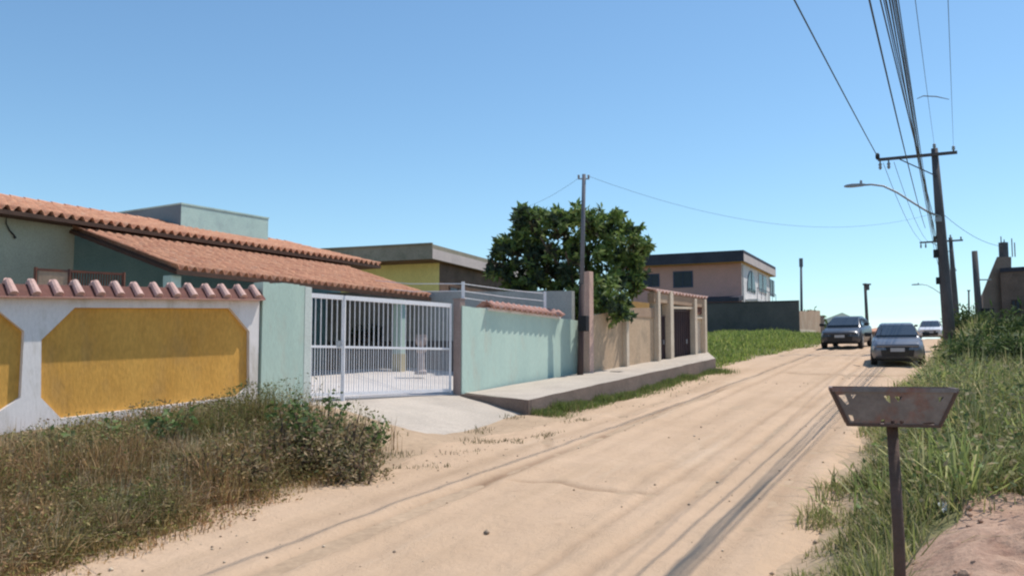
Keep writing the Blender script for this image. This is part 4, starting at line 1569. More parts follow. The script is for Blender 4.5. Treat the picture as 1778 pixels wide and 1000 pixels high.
# lines running on to the next pole and to houses
for i, (k, r, s, lab) in enumerate(((.64, .012, .5, "sagging dark cable from the tall pole on to the second pole, uppermost"),
                                   (.56, .012, .7, "sagging dark cable from the tall pole on to the second pole, middle one"),
                                   (.48, .010, .6, "sagging dark cable from the tall pole on to the second pole, lowest"))):
    cable(lab, PB.lerp(PT, k) + ax * .28, PB2.lerp(PT2, k + .05) + ax * .3, r, s, "cables on to the second pole")
for i, off in enumerate((.1, .5)):
    cable(["outer power line from the crossarm's tip on to the second pole", "inner power line from the crossarm on to the second pole"][i],
          endp - ax * off - UP * .15, PC2 + ax * (2.0 - off), .011, .55, "power lines on to the second pole")
cable("thin line falling from the tall pole to the unfinished brick building", PB.lerp(PT, .66) + Vector((.2, 0, 0)), P(1742, 428, 44.4), .010, .25)
cable("faint thin line from the slender service pole to the tall pole's lamp", SERV_TOP - UP * .05 + Vector((.12, 0, 0)), PB.lerp(PT, .68), .0042, .95)
cable("faint short line from the slender service pole to the tiled house", SERV_TOP - UP * .1 - Vector((.14, 0, 0)), P(905, 362, 33.0), .004, .1)


def small_pole(name, label, px, py0, py1, d, r, mat, bits=()):
    b, tp = P(px[0], py0, d), P(px[1], py1, d)
    b.z = min(b.z, gz(b.x, b.y)) - .1
    t = thing(name, label, "pole", (b.x, b.y, gz(b.x, b.y)))
    MB().tube([b, tp], [r, r * .75], 10).build("shaft", mat, t, smooth=True)
    for (nm, off, sz, m_) in bits:
        MB().box(tp + Vector(off), sz).build(nm, m_, t, bevel=.01)


small_pole("lamp_post", "pale thin pole with a thicker head above the low brick wall", (1391, 1391), 535, 462, 66.0, .11, M['polegrey'], (("head", (0, 0, .25), (.22, .2, .62), M['polegrey']),))
small_pole("utility_post", "dark post with a T-shaped head behind the graphite car", (1507, 1502), 585, 492, 84.0, .17, M['pole'],
           (("crossarm", (.1, -.15, -.1), (.75, .12, .13), M['pole']), ("head_box", (.15, -.1, -.4), (.3, .3, .45), M['pole'])))
small_pole("timber_post", "thick dark leaning post left of the unfinished building", (1703, 1692), 590, 436, 43.0, .17, M['pole'],
           (("meter_box", (.40, -.15, -3.05), (.5, .3, .7), M['black']), ("bracket", (.45, 0, -1.35), (.55, .06, .06), M['steel'])))
small_pole("thin_post", "very thin grey post left of the thick leaning post", (1683, 1682), 590, 505, 50.0, .06, M['polegrey'], (("cap", (0, 0, .02), (.14, .14, .05), M['polegrey']),))

# ------------------------------------------------------------------ cars
def car(label, loc, ang, paint, L=3.9, Wd=1.70, H=1.48, hood=.95, nose=.72, suv=False):
    """front points to local +x; placed at loc and turned by ang"""
    t = thing("parked_car", label, "car", (0, 0, 0), "cars standing on the sandy street")
    hw = Wd / 2
    g = .24 if suv else .19
    belt = hood + (.05 if suv else .03)
    xf, xr = L / 2, -L / 2
    wsb = xf - (1.02 if suv else .95)       # windscreen base
    # lower body stations: x, bottom, top, half width
    stn = [(xf, g + .20, nose - .10, hw * .72), (xf - .05, g + .08, nose, hw * .84), (xf - .22, g, nose + .07, hw * .96), (xf - .6, g, nose + .16, hw * .995),
           (wsb, g, hood, hw), (0, g, belt, hw), (xr + .9, g, belt + .02, hw), (xr + .3, g, belt + .02, hw * .98), (xr + .06, g + .05, belt - .02, hw * .9), (xr, g + .2, belt - .12, hw * .8)]
    vs, fs = [], []
    m = 12
    for (x, zb, zt_, w_) in stn:
        hgt = zt_ - zb
        half = [(w_ * .55, zb), (w_ * .93, zb + .03), (w_ * 1.0, zb + hgt * .30), (w_ * 1.0, zb + hgt * .62), (w_ * .955, zb + hgt * .86), (w_ * .82, zt_)]
        ring = [(y_, z_) for y_, z_ in half] + [(-y_, z_) for y_, z_ in reversed(half)]
        for k, (y_, z_) in enumerate(ring):
            vs.append((x, y_, z_ ))
    for i in range(len(stn) - 1):
        for k in range(m):
            fs.append((i * m + k, i * m + (k + 1) % m, (i + 1) * m + (k + 1) % m, (i + 1) * m + k))
    fs += [tuple(range(m - 1, -1, -1)), tuple(range((len(stn) - 1) * m, len(stn) * m))]
    mb = MB().add(vs, fs)
    # cabin
    rf, rr = wsb - .78, xr + (.45 if suv else .62)
    rb = xr + (.12 if suv else .16)
    cab = [(wsb + .03, belt - .05, belt - .02, hw * .86, hw * .84), (rf, belt - .05, H - .05, hw * .90, hw * .66), (rf - .3, belt - .05, H, hw * .90, hw * .66),
           (rr + .4, belt - .05, H - .01, hw * .90, hw * .65), (rr, belt - .05, H - .08, hw * .88, hw * .62), (rb, belt - .05, belt, hw * .82, hw * .74)]
    vs, fs = [], []
    for (x, z0, z1, w0, w1) in cab:
        vs += [(x, w0, z0), (x, w1, z1 - .03), (x, w1 * .86, z1 + .012), (x, -w1 * .86, z1 + .012), (x, -w1, z1 - .03), (x, -w0, z0)]
    for i in range(len(cab) - 1):
        for k in range(6):
            fs.append((i * 6 + k, i * 6 + (k + 1) % 6, (i + 1) * 6 + (k + 1) % 6, (i + 1) * 6 + k))
    fs += [(5, 4, 3, 2, 1, 0), tuple(range(6 * len(cab) - 6, 6 * len(cab)))]
    mb.add(vs, fs)
    body = mb.build("body", paint, t, smooth=True, bevel=.02)
    # glazing, a little proud of the cabin
    def quadp(name, q, out, mat=M['carglass'], th=.012):
        q = [Vector(p) for p in q]; out = Vector(out).normalized()
        MB().hexa([p + out * .002 for p in q], [p + out * th for p in q]).build(name, mat, t)
    def lerp(a, b, k): return [a[i] + (b[i] - a[i]) * k for i in range(3)]
    a0 = (wsb + .03, hw * .80, belt - .0); a1 = (rf, hw * .62, H - .04)
    al, au = lerp(a0, a1, .05), lerp(a0, a1, .92)
    quadp("windscreen", [(al[0], -al[1], al[2]), (al[0], al[1], al[2]), (au[0], au[1], au[2]), (au[0], -au[1], au[2])], (H - belt, 0, wsb - rf), th=.03)
    a0 = (rb, hw * .72, belt); a1 = (rr, hw * .60, H - .1)
    al, au = lerp(a0, a1, .12), lerp(a0, a1, .92)
    quadp("rear_window", [(al[0], al[1], al[2]), (al[0], -al[1], al[2]), (au[0], -au[1], au[2]), (au[0], au[1], au[2])], (-(H - belt), 0, rr - rb + .05), th=.03)
    for s_ in (1, -1):
        xm = (rf + rr) / 2 + .05
        for (x0, x1, x2, x3) in ((wsb - .12, rf - .08, xm + .04, xm + .04), (xm - .04, xm - .04, rr + .12, rb + .25)):
            def pt(x, k):
                return (x, s_ * (hw * .90 + (hw * .66 - hw * .90) * k + .004), belt + (H - .06 - belt) * k)
            quadp("side_window", [pt(x0, .08), pt(x1, .90), pt(x2, .90), pt(x3, .08)], (0, s_ * 1, .35))
        quadp("headlight", [(xf - .035, s_ * hw * .52, nose - .06), (xf - .16, s_ * hw * .90, nose - .03), (xf - .17, s_ * hw * .90, nose - .18), (xf - .025, s_ * hw * .50, nose - .20)], (1, s_ * .35, .1), M['headlight'], .035)
        quadp("tail_light", [(xr + .03, s_ * hw * .62, belt - .10), (xr + .10, s_ * hw * .84, belt - .08), (xr + .10, s_ * hw * .86, belt - .32), (xr + .02, s_ * hw * .64, belt - .32)], (-1, s_ * .3, 0), M['rust'], .03)
        mb = MB().box((wsb - .22, s_ * (hw + .09), belt + .07), (.12, .20, .13))
        mb.build("mirror", M['trim'], t, bevel=.03)
        for xw in (xf - .68, xr + .68):
            r = .33 if suv else .295
            wl = MB().lathe((xw, s_ * (hw - .19), r), [(r * .6, 0), (r * .96, .01), (r, .05), (r, .15), (r * .95, .196), (r * .66, .20)], (0, s_, 0), 22).build("wheel", M['black'], t, smooth=False)
            MB().lathe((xw, s_ * (hw + .008), r), [(r * .64, 0), (r * .60, .012), (r * .2, .004), (.03, .012)], (0, s_, 0), 22).build("rim", M['rim'], wl)
    # front furniture
    quadp("grille", [(xf - .012, -hw * .46, nose - .05), (xf - .012, hw * .46, nose - .05), (xf + .004, hw * .40, nose - .17), (xf + .004, -hw * .40, nose - .17)], (1, 0, .1), M['trim'], .03)
    quadp("air_intake", [(xf + .0, -hw * .62, g + .30), (xf + .0, hw * .62, g + .30), (xf - .02, hw * .58, g + .10), (xf - .02, -hw * .58, g + .10)], (1, 0, -.1), M['trim'], .04)
    quadp("number_plate", [(xf + .03, -.2, g + .36), (xf + .03, .2, g + .36), (xf + .03, .2, g + .25), (xf + .03, -.2, g + .25)], (1, 0, 0), M['plate'], .03)
    MB().box((xf - .02, 0, g + .43), (.10, Wd * .80, .10)).build("bumper", paint, t, bevel=.04)
    MB().box((0, 0, g + .02), (L * .80, Wd * .86, .10)).build("underbody", M['trim'], t)
    t.location = loc
    t.rotation_euler = (0, 0.0, ang)
    return t


FACE = math.atan2(-CR, -SR)


def put_car(px, d, ang, **k):
    x = ray(px, 600)[0] * d
    s, tt = st(x, d)
    zz = float(base_z(s)) + .03
    c = car(loc=(x, d, zz), ang=ang, **k)
    c.rotation_euler = (0, 0.052, ang)
    return c


put_car(1557, 29.8, FACE + .06, label="silver hatchback coming down the right side of the sandy road", paint=M['silver'], L=3.95, Wd=1.52, H=1.27, hood=.84, nose=.64)
put_car(1472, 40.8, FACE - .05, label="dark graphite car on the left of the road beside the grass lot", paint=M['greycar'], L=4.2, Wd=1.66, H=1.36, suv=True, hood=.90, nose=.70)
put_car(1617, 60.0, FACE, label="small white car farthest away at the crest by the pole", paint=M['whitecar'], L=3.8, Wd=1.5, H=1.22, hood=.80, nose=.62)

# ------------------------------------------------------------------ rubbish basket on a post
def basket():
    d = 4.6
    c = P(1551, 676, d)
    base = Vector((c.x + .03, c.y, gz(c.x, c.y)))
    t = thing("rubbish_basket", "rusty raised metal rubbish basket on a single post", "rubbish basket", base)
    xv = Vector((.95, -.30, 0)).normalized(); yv = Vector((-xv.y, xv.x, 0))
    wt = (P(1655, 680, d) - P(1452, 676, d)).length / 2
    wb = (P(1634, 740, d) - P(1484, 740, d)).length / 2
    ztop, zbot = P(1556, 677, d).z, P(1556, 739, d).z
    dt, db = .15, .10                    # half depth at the rim and at the floor
    cx = Vector((c.x, c.y, 0)) + yv * dt
    def pt(u, v, side):                  # u -1..1 along, v 0 floor .. 1 rim
        hw = wb + (wt - wb) * v; hd = db + (dt - db) * v
        return cx + xv * (u * hw) + yv * (side * hd) + UP * (zbot + (ztop - zbot) * v)
    def end(sx, k, v):
        hw = wb + (wt - wb) * v; hd = db + (dt - db) * v
        return cx + xv * (sx * hw) + yv * (k * hd) + UP * (zbot + (ztop - zbot) * v)
    holes = [[(-.93, .84), (-.81, .86), (-.80, .60), (-.85, .56)], [(-.72, .86), (-.62, .86), (-.70, .74)], [(-.16, .84), (-.06, .84), (-.05, .62), (-.12, .70)],
             [(.02, .82), (.16, .82), (.09, .66)], [(.74, .80), (.84, .82), (.80, .66)], [(-.90, .28), (-.82, .26), (-.84, .08), (-.90, .08)],
             [(-.26, .14), (-.18, .16), (-.20, .03), (-.28, .03)], [(-.06, .12), (.03, .12), (.02, .02), (-.06, .02)], [(.13, .13), (.22, .12), (.20, .02), (.14, .02)],
             [(.62, .08), (.88, .10), (.86, .03), (.62, .02)]]
    back = [[(-.96, .95), (-.30, .95), (-.30, .04), (-.93, .04)], [(-.24, .95), (.20, .95), (.20, .04), (-.24, .04)], [(.28, .95), (.94, .95), (.94, .45), (.28, .30)]]
    for side, nm, mat in ((-1, "front_panel", M['basket']), (1, "rear_panel", M['basketrust'])):
        outer = [pt(-1, 0, side), pt(1, 0, side), pt(1, .97, side), pt(-1, .97, side)]
        hs = [[pt(u, v, side) for u, v in (h if side < 0 else h)] for h in (holes if side < 0 else back)]
        mb = MB().poly(outer, hs)
        mb.build(nm, mat, t, solid=.004)
    for sx in (-1, 1):
        outer = [end(sx, -.97, 0), end(sx, .97, 0), end(sx, .97, .97), end(sx, -.97, .97)]
        h = [[end(sx, -.5, .8), end(sx, .5, .8), end(sx, .3, .45), end(sx, -.3, .45)]]
        MB().poly(outer, h).build("end_panel", M['basket'], t, solid=.004)
    fl = [pt(-.98, .0, -.97), pt(.98, .0, -.97), pt(.98, .0, .97), pt(-.98, .0, .97)]
    MB().poly(fl, [[fl[0].lerp(fl[2], .5) + xv * a + yv * b for a, b in ((x0, -.06), (x0 + .05, -.06), (x0 + .05, .06), (x0, .06))] for x0 in (-.19, -.1, .05, .14)]).build("floor", M['basketrust'], t, solid=.004)
    mb = MB()
    r = .011
    R = [pt(-1.0, 1, -1), pt(1.0, 1, -1), pt(1.0, 1, 1), pt(-1.0, 1, 1)]
    for i in range(4):
        mb.bar(R[i], R[(i + 1) % 4], .014, .02)
    mb.build("rim", M['basket'], t)
    mb = MB()
    R = [pt(-1, -.01, -1), pt(1, -.01, -1), pt(1, -.01, 1), pt(-1, -.01, 1)]
    for i in range(4):
        mb.bar(R[i], R[(i + 1) % 4], .012, .014)
    for sx in (-1, 1):
        for sd in (-1, 1):
            mb.bar(pt(sx, 0, sd), pt(sx, 1, sd), .014)
    mb.build("corner_frame", M['basketrust'], t)
    mb = MB()
    mb.box(cx + xv * .02 + UP * (zbot + .03), (.07, .06, .07), xv)
    mb.build("bracket", M['basket'], t)
    p = cx + xv * .012
    MB().tube([Vector((p.x, p.y, base.z - .3)), Vector((p.x + .004, p.y, base.z + .5)), Vector((p.x - .012, p.y, zbot + .02))], [.030, .0285, .0275], 12).build("post", M['basketrust'], t, smooth=True)


basket()

# ------------------------------------------------------------------ vegetation
def tree():
    c = P(993, 470, 27.6)
    gb = Vector((c.x, c.y, gz(c.x, c.y)))
    t = thing("broadleaf_tree", "dense dark green tree leaning over the beige wall's tall pillar", "tree", gb)
    mb = MB()
    top = Vector((c.x + .1, c.y, z(1.9)))
    mb.tube([gb - UP * .2, gb.lerp(top, .45) + Vector((.08, 0, 0)), top], [.20, .15, .12], 10)
    rnd = random.Random(3)
    tips = []
    for i in range(11):
        a = 2 * math.pi * i / 11 + rnd.uniform(-.3, .3)
        L = rnd.uniform(1.2, 2.1); h = rnd.uniform(.5, 2.2)
        st_ = gb.lerp(top, rnd.uniform(.6, 1))
        e = st_ + Vector((math.cos(a) * L, math.sin(a) * L, h))
        mb.tube([st_, st_.lerp(e, .5) + Vector((0, 0, .15)), e], [.07, .045, .02], 6)
        tips.append(e)
    mb.build("trunk", M['bark'], t, smooth=True)
    # crown: leaf rosettes whose outline follows the tree, uneven with gaps
    spots = [  # px, py, radius(px)
        (905, 378, 13), (900, 410, 22), (885, 430, 22), (868, 445, 16), (915, 440, 30), (930, 395, 22), (945, 425, 32), (960, 385, 20), (985, 400, 34), (1000, 375, 18),
        (1015, 390, 24), (1035, 385, 20), (1050, 400, 28), (1065, 425, 30), (1080, 390, 20), (1095, 410, 22), (1103, 440, 18), (1120, 430, 14), (1088, 465, 24), (1060, 470, 36),
        (1020, 440, 40), (985, 450, 40), (950, 465, 36), (915, 475, 28), (885, 470, 22), (895, 500, 26), (935, 505, 30), (975, 500, 36), (1020, 495, 36), (1060, 510, 32),
        (1095, 495, 22), (1110, 475, 16), (1065, 540, 26), (1078, 548, 15), (1040, 530, 26), (860, 470, 10), (925, 372, 8), (1072, 375, 10), (1000, 530, 24), (960, 530, 24), (1080, 525, 15), (909, 365, 7), (906, 390, 9), (872, 425, 9), (940, 370, 7), (965, 370, 7)]
    pts, cols = [], []
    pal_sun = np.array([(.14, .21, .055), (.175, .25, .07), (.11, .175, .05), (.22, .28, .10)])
    pal_shade = np.array([(.05, .08, .048), (.065, .10, .055), (.04, .066, .042)])
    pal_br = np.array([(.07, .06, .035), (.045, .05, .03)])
    Vs, Ts, Cs = [], [], []
    nv = 0
    for (px, py, r) in spots:
        rm = r / F * 27.6
        for layer in range(3):
            cc = np.array(P(px + rnd.uniform(-6, 6), py + rnd.uniform(-5, 5), 27.6 - 1.6 * (py > 505 and px > 1030) + (layer - 1) * 1.15 * max(.3, 1 - abs(px - 993) / 170) + rnd.uniform(-.3, .3)))
            # rosettes inside the clump
            for k in range(max(3, int(17 * rm))):
                off = rng.normal(0, 1, 3); off /= np.linalg.norm(off); off *= rm * rng.uniform(.35, 1.05)
                ctr = cc + off
                q = ctr + rng.normal(0, .035, (22, 3))
                pal = pal_sun if rng.random() < (.45 + .4 * (px > 985)) else (pal_shade if rng.random() < .8 else pal_br)  # crown's sunlit right and shaded left put into the leaf colours
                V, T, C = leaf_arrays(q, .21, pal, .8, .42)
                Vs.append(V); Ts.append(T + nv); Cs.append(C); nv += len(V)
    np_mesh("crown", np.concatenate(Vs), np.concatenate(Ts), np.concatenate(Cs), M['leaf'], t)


tree()


def scatter(n, s0, s1, t0, t1):
    s = rng.uniform(s0, s1, n); t = rng.uniform(t0, t1, n)
    x, y = xy(s, t)
    return s, t, x, y


def grass_right():
    pts, hs, ws = [], [], []
    for (n, s0, s1, t0, t1, h, w_) in ((36000, 5.0, 10, -.2, 5, .42, .012), (44000, 10, 18, -.2, 8, .50, .017), (26000, 18, 30, -.1, 10, .5, .024), (14000, 30, 48, .4, 14, .6, .04), (5000, 48, 75, .6, 14, .55, .06)):
        s, t, x, y = scatter(n, s0, s1, t0, t1)
        tr = t - right_w(s)
        cl = vnoise(x * 1.1, y * 1.1, 51) * .6 + vnoise(x * 2.9, y * 2.9, 52) * .4
        dens = sstep(-.25, .25, tr + (cl - .5) * .9)
        bare = sstep(7.3, 8.4, s + (cl - .5) * 1.5) + (1 - sstep(.55, 1.05, t + (cl - .5) * .5)) * sstep(4.6, 5.3, s)
        keep = rng.random(n) < dens * np.clip(bare, 0, 1) * (.35 + .65 * sstep(.25, .5, cl))
        x, y, tr, cl = x[keep], y[keep], tr[keep], cl[keep]
        pts.append(np.stack([x, y, ground_z(x, y) - .02], -1))
        hs.append(h * (.35 + .65 * sstep(.0, 1.3, tr)) * (.55 + .9 * sstep(.3, .75, cl)))
        ws.append(np.full(len(x), w_))
    o = blades(np.concatenate(pts), np.concatenate(hs), np.concatenate(ws), .75,
               [(.22, .25, .08), (.28, .29, .11), (.17, .20, .065), (.36, .33, .14), (.44, .37, .21), (.22, .23, .12)], "verge_grass", M['grassm'], None, .5)
    tag(o, "tall uneven green grass covering the right verge", "grass", None, "stuff")


grass_right()


def verge_herbs():
    """low broad-leaved weeds growing among the verge grass"""
    n = 30000
    s, t, x, y = scatter(n, 7.2, 24, .3, 8)
    cl = vnoise(x * .8, y * .8, 61)
    k = rng.random(n) < sstep(.30, .6, cl) * sstep(.3, .9, t - right_w(s))
    x, y = x[k], y[k]
    zz = ground_z(x, y) + rng.uniform(.08, .55, len(x)) * (.5 + cl[k])
    o = leaves(np.stack([x, y, zz], -1), .055, [(.15, .21, .07), (.22, .25, .09), (.29, .28, .12), (.12, .16, .06), (.34, .28, .16)], "verge_weeds", M['leaf'], None, .6, .55)
    tag(o, "small broad-leaved weeds among the tall verge grass", "weeds", None, "stuff")


verge_herbs()


def shrub(label, px, py, d, rx, rz, n, pal, size=.16, asp=.3, name="shrub"):
    c = P(px, py, d)
    g = gz(c.x, c.y)
    t = thing(name, label, "shrub", (c.x, c.y, g))
    rnd = random.Random(int(px))
    mb = MB()
    arr, nv = [], 0
    Vs, Ts, Cs = [], [], []
    for i in range(n):
        a = rnd.uniform(0, 2 * math.pi); r = rx * math.sqrt(rnd.random())
        h = rz * rnd.uniform(.35, 1.05) * (1 - .45 * (r / rx) ** 2)
        b = Vector((c.x + math.cos(a) * r * .55, c.y + math.sin(a) * r * .55, 0)); b.z = gz(b.x, b.y) - .05
        e = Vector((c.x + math.cos(a) * r, c.y + math.sin(a) * r, g + h))
        if i % 3 == 0: mb.tube([b, b.lerp(e, .6) + UP * .1, e], [.018, .012, .006], 5)
        m = 26
        k = rng.random(m) ** .7
        q = np.array(b)[None] * (1 - k[:, None]) + np.array(e)[None] * k[:, None] + rng.normal(0, .09, (m, 3))
        V, T, C = leaf_arrays(q, size, pal, .9, asp)
        Vs.append(V); Ts.append(T + nv); Cs.append(C); nv += len(V)
    mb.build("stems", M['bark'], t)
    np_mesh("foliage", np.concatenate(Vs), np.concatenate(Ts), np.concatenate(Cs), M['leaf'], t)


DK = [(.07, .11, .035), (.09, .135, .04), (.055, .085, .03), (.12, .16, .055)]
shrub("large dark bush on the right bank below the brick building", 1740, 640, 17.5, 1.1, .95, 150, DK, .22, .16)
shrub("mid-sized dark bush at the foot of the leaning post", 1690, 610, 22.0, .7, .7, 70, DK, .2, .2)
shrub("small bush in front of the unfinished building's base", 1768, 600, 26.0, 1.3, 1.2, 110, DK, .24, .2)
shrub("tiny bush beside the thin grey post", 1683, 575, 40.0, .9, 1.3, 60, DK, .26, .3)
shrub("scrubby bush at the back of the grass lot by the low wall", 1404, 545, 69.0, 1.6, 2.0, 50, DK, .4, .4)


WD = [(.29, .22, .11), (.20, .18, .075), (.36, .27, .16), (.25, .165, .11), (.15, .155, .065), (.42, .33, .20)]
shrub("rounded olive brown bush at the driveway end of the dry tangle", 585, 790, 12.2, .62, .80, 110, WD, .07, .45, "dry_bush")
shrub("olive brown bush in the dry tangle before the mint pier", 490, 775, 12.0, .65, .66, 110, WD, .07, .45, "dry_bush")
shrub("lower olive brown bush in the dry tangle before the yellow panel's right half", 385, 800, 11.0, .7, .52, 100, WD, .065, .45, "dry_bush")
shrub("low spreading olive brown bush at the tangle's sandy edge", 620, 800, 11.6, .42, .42, 60, WD, .06, .45, "dry_bush")


def dirt_patch():
    mb = MB()
    def fn(u, v):
        s = 3.6 + 4.8 * v + .25 * math.sin(u * 7); t = .95 + 4.6 * u + .2 * math.sin(v * 9)
        x, y = xy(s, t)
        e = min(u, 1 - u, v, 1 - v) * 6
        h = .012 + min(1, e) * (.05 * float(vnoise(np.float64(x * 3.1), np.float64(y * 3.1), 71)) + .06 * float(vnoise(np.float64(x * 8), np.float64(y * 8), 72)) + .05 * float(vnoise(np.float64(x * 19), np.float64(y * 19), 73)))
        return Vector((x, y, gz(x, y) + h - .05 * (e < .05)))
    mb.grid(fn, 150, 140)
    struct(mb.build("bare_earth", M['earth'], smooth=True), "reddish bare earth at the near end of the verge", "earth")
    # clods and stones
    for i in range(60):
        s, t = random.uniform(5.0, 8.0), random.uniform(1.0, 3.9)
        x, y = xy(s, t)
        r = random.choice((.012, .018, .025, .035, .05))
        c = Vector((x, y, gz(x, y) + .07))
        vs = []
        mb = MB()
        mb.lathe(c - UP * r, [(r * .5, 0), (r * random.uniform(.9, 1.2), r * .5), (r * random.uniform(.8, 1.1), r * 1.1), (r * .4, r * 1.6)], (random.uniform(-.4, .4), random.uniform(-.4, .4), 1), 6)
        o = mb.build("earth_clod", M['earth'])
        tag(o, "small reddish clod of earth on the bare patch below the basket", "clod", "clods on the bare earth")


dirt_patch()


def litter():
    for i, (px, py, d, lab) in enumerate(((1722, 765, 9.5, "white scrap of plastic caught in the verge grass, lower one"), (1740, 735, 10.2, "white scrap of plastic caught in the verge grass, upper one"),
                                          (1640, 905, 7.1, "crumpled white scrap of plastic at the edge of the bare earth"))):
        p = P(px, py, d)
        p.z = max(p.z, gz(p.x, p.y) + .05)
        mb = MB()
        rnd = random.Random(i)
        def fn(u, v): return p + Vector(((u - .5) * .07, rnd.uniform(-.02, .02) + (v - .5) * .05, (v - .5) * (.05 if i == 2 else .14) + rnd.uniform(-.015, .015)))
        mb.grid(fn, 5, 6)
        tag(mb.build("plastic_scrap", M['litter'], solid=.003), lab, "litter", "scraps of litter on the verge")


litter()


def weeds_left():
    """dry tangled weeds along the white wall"""
    def dens(s, t, x, y):
        edge = 5.35 + .35 * sstep(7, 9, s) + .35 * sstep(9, 11, s)
        n = vnoise(x * 1.2, y * 1.2, 81) * .6 + vnoise(x * 3.3, y * 3.3, 82) * .4
        a = sstep(-.15, .5, -t - edge + (n - .5) * .9)
        e = 1 - sstep(11.15, 11.75, s + (n - .5) * .7 + .22 * np.clip(-t - 7.0, -1, 2.4))
        b = 1 - sstep(9.0, 10.2, -t + (n - .5))
        return a * e * b, n, -t - edge
    def patch_tone(x, y, din):
        a = sstep(.35, .65, vnoise(x * 1.1, y * 1.1, 84) * .6 + vnoise(x * 2.7, y * 2.7, 85) * .4)[:, None]
        b = (1 - sstep(.0, .7, din))[:, None] * .7
        g, d, r = np.array([.95, .98, .68]), np.array([1.45, 1.12, .92]), np.array([1.50, 1.02, .80])
        return (g * (1 - a) + d * a) * (1 - b) + r * b

    def wh(s, din):
        return .16 + .34 * sstep(.1, 1.1, din) - .24 * sstep(1.6, 3.0, din) + .20 * sstep(9.8, 10.9, s) * (1 - sstep(1.6, 2.6, din))
    n = 46000
    s, t, x, y = scatter(n, 2.5, 12.2, -10.3, -5.0)
    d, cl, din = dens(s, t, x, y)
    k = rng.random(n) < d
    x, y, cl, din, s = x[k], y[k], cl[k], din[k], s[k]
    h = wh(s, din) * (.45 + 1.1 * vnoise(x * 2.3, y * 2.3, 86))
    pts = np.stack([x, y, ground_z(x, y) - .02], -1)
    pal = [(.28, .22, .12), (.34, .27, .16), (.19, .18, .085), (.15, .165, .07), (.22, .19, .11), (.42, .34, .22), (.16, .12, .085)]
    o = blades(pts, h, .008, .6, pal, "dry_weeds", M['dryleaf'], None, .35, patch_tone(x, y, din))
    tag(o, "dense dry brown and olive weeds below the yellow wall", "weeds", None, "stuff")
    n = 60000
    s, t, x, y = scatter(n, 2.5, 12.2, -10.3, -5.0)
    d, cl, din = dens(s, t, x, y)
    k = rng.random(n) < d * (.35 + .65 * sstep(.3, .6, cl))
    x, y, cl, din, s = x[k], y[k], cl[k], din[k], s[k]
    hh = wh(s, din) * (.45 + 1.1 * vnoise(x * 2.3, y * 2.3, 86))
    zz = ground_z(x, y) + hh * rng.random(len(x)) ** .6
    pal = [(.17, .19, .075), (.13, .165, .06), (.22, .22, .10), (.26, .21, .13), (.19, .145, .10), (.32, .28, .18), (.12, .14, .07)]
    o = leaves(np.stack([x, y, zz], -1), .046, pal, "weed_leaves", M['dryleaf'], None, .7, .45, patch_tone(x, y, din))
    tag(o, "small curled leaves of the tangled weeds below the yellow wall", "weeds", None, "stuff")
    # leafy sprigs standing above the tangle
    labs = [(570, 690, 13.0, "taller green leafy weed rising in front of the mint pier"), (495, 692, 12.6, "green leafy weed in front of the mint pier's left edge"),
            (635, 735, 12.6, "green leafy weed at the right end of the tangle by the driveway"), (290, 712, 11.6, "lone green leafy weed below the middle of the yellow panel"),
            (540, 705, 12.0, "short green leafy weed between the two tall ones by the pier"), (215, 735, 11.0, "small green leafy weed below the left half of the yellow panel"),
            (95, 752, 10.5, "small green leafy weed below the white pillar of the wall")]
    for px, py, dd, lab in labs:
        c = P(px, py, dd)
        b = Vector((c.x, c.y + .05, gz(c.x, c.y)))
        t_ = thing("leafy_weed", lab, "weed", b, "green weeds above the dry tangle")
        rnd = random.Random(px)
        Vs, Ts, Cs, nv = [], [], [], 0
        mb = MB()
        for i in range(8):
            e = c + Vector((rnd.uniform(-.28, .28), rnd.uniform(-.25, .25), rnd.uniform(-.16, .06)))
            mb.tube([b + Vector((rnd.uniform(-.05, .05), 0, -.05)), b.lerp(e, .6), e], [.009, .007, .004], 5)
            kk = rng.random((16, 1)) ** .5 * .75 + .25
            q = np.array(b) * (1 - kk) + np.array(e) * kk + rng.normal(0, .05, (16, 3))
            V, T, C = leaf_arrays(q, .095, [(.11, .17, .05), (.15, .21, .065), (.09, .14, .05), (.20, .24, .11)], .5, .6)
            Vs.append(V); Ts.append(T + nv); Cs.append(C); nv += len(V)
        mb.build("stems", M['bark'], t_)
        np_mesh("foliage", np.concatenate(Vs), np.concatenate(Ts), np.concatenate(Cs), M['leaf'], t_)


weeds_left()


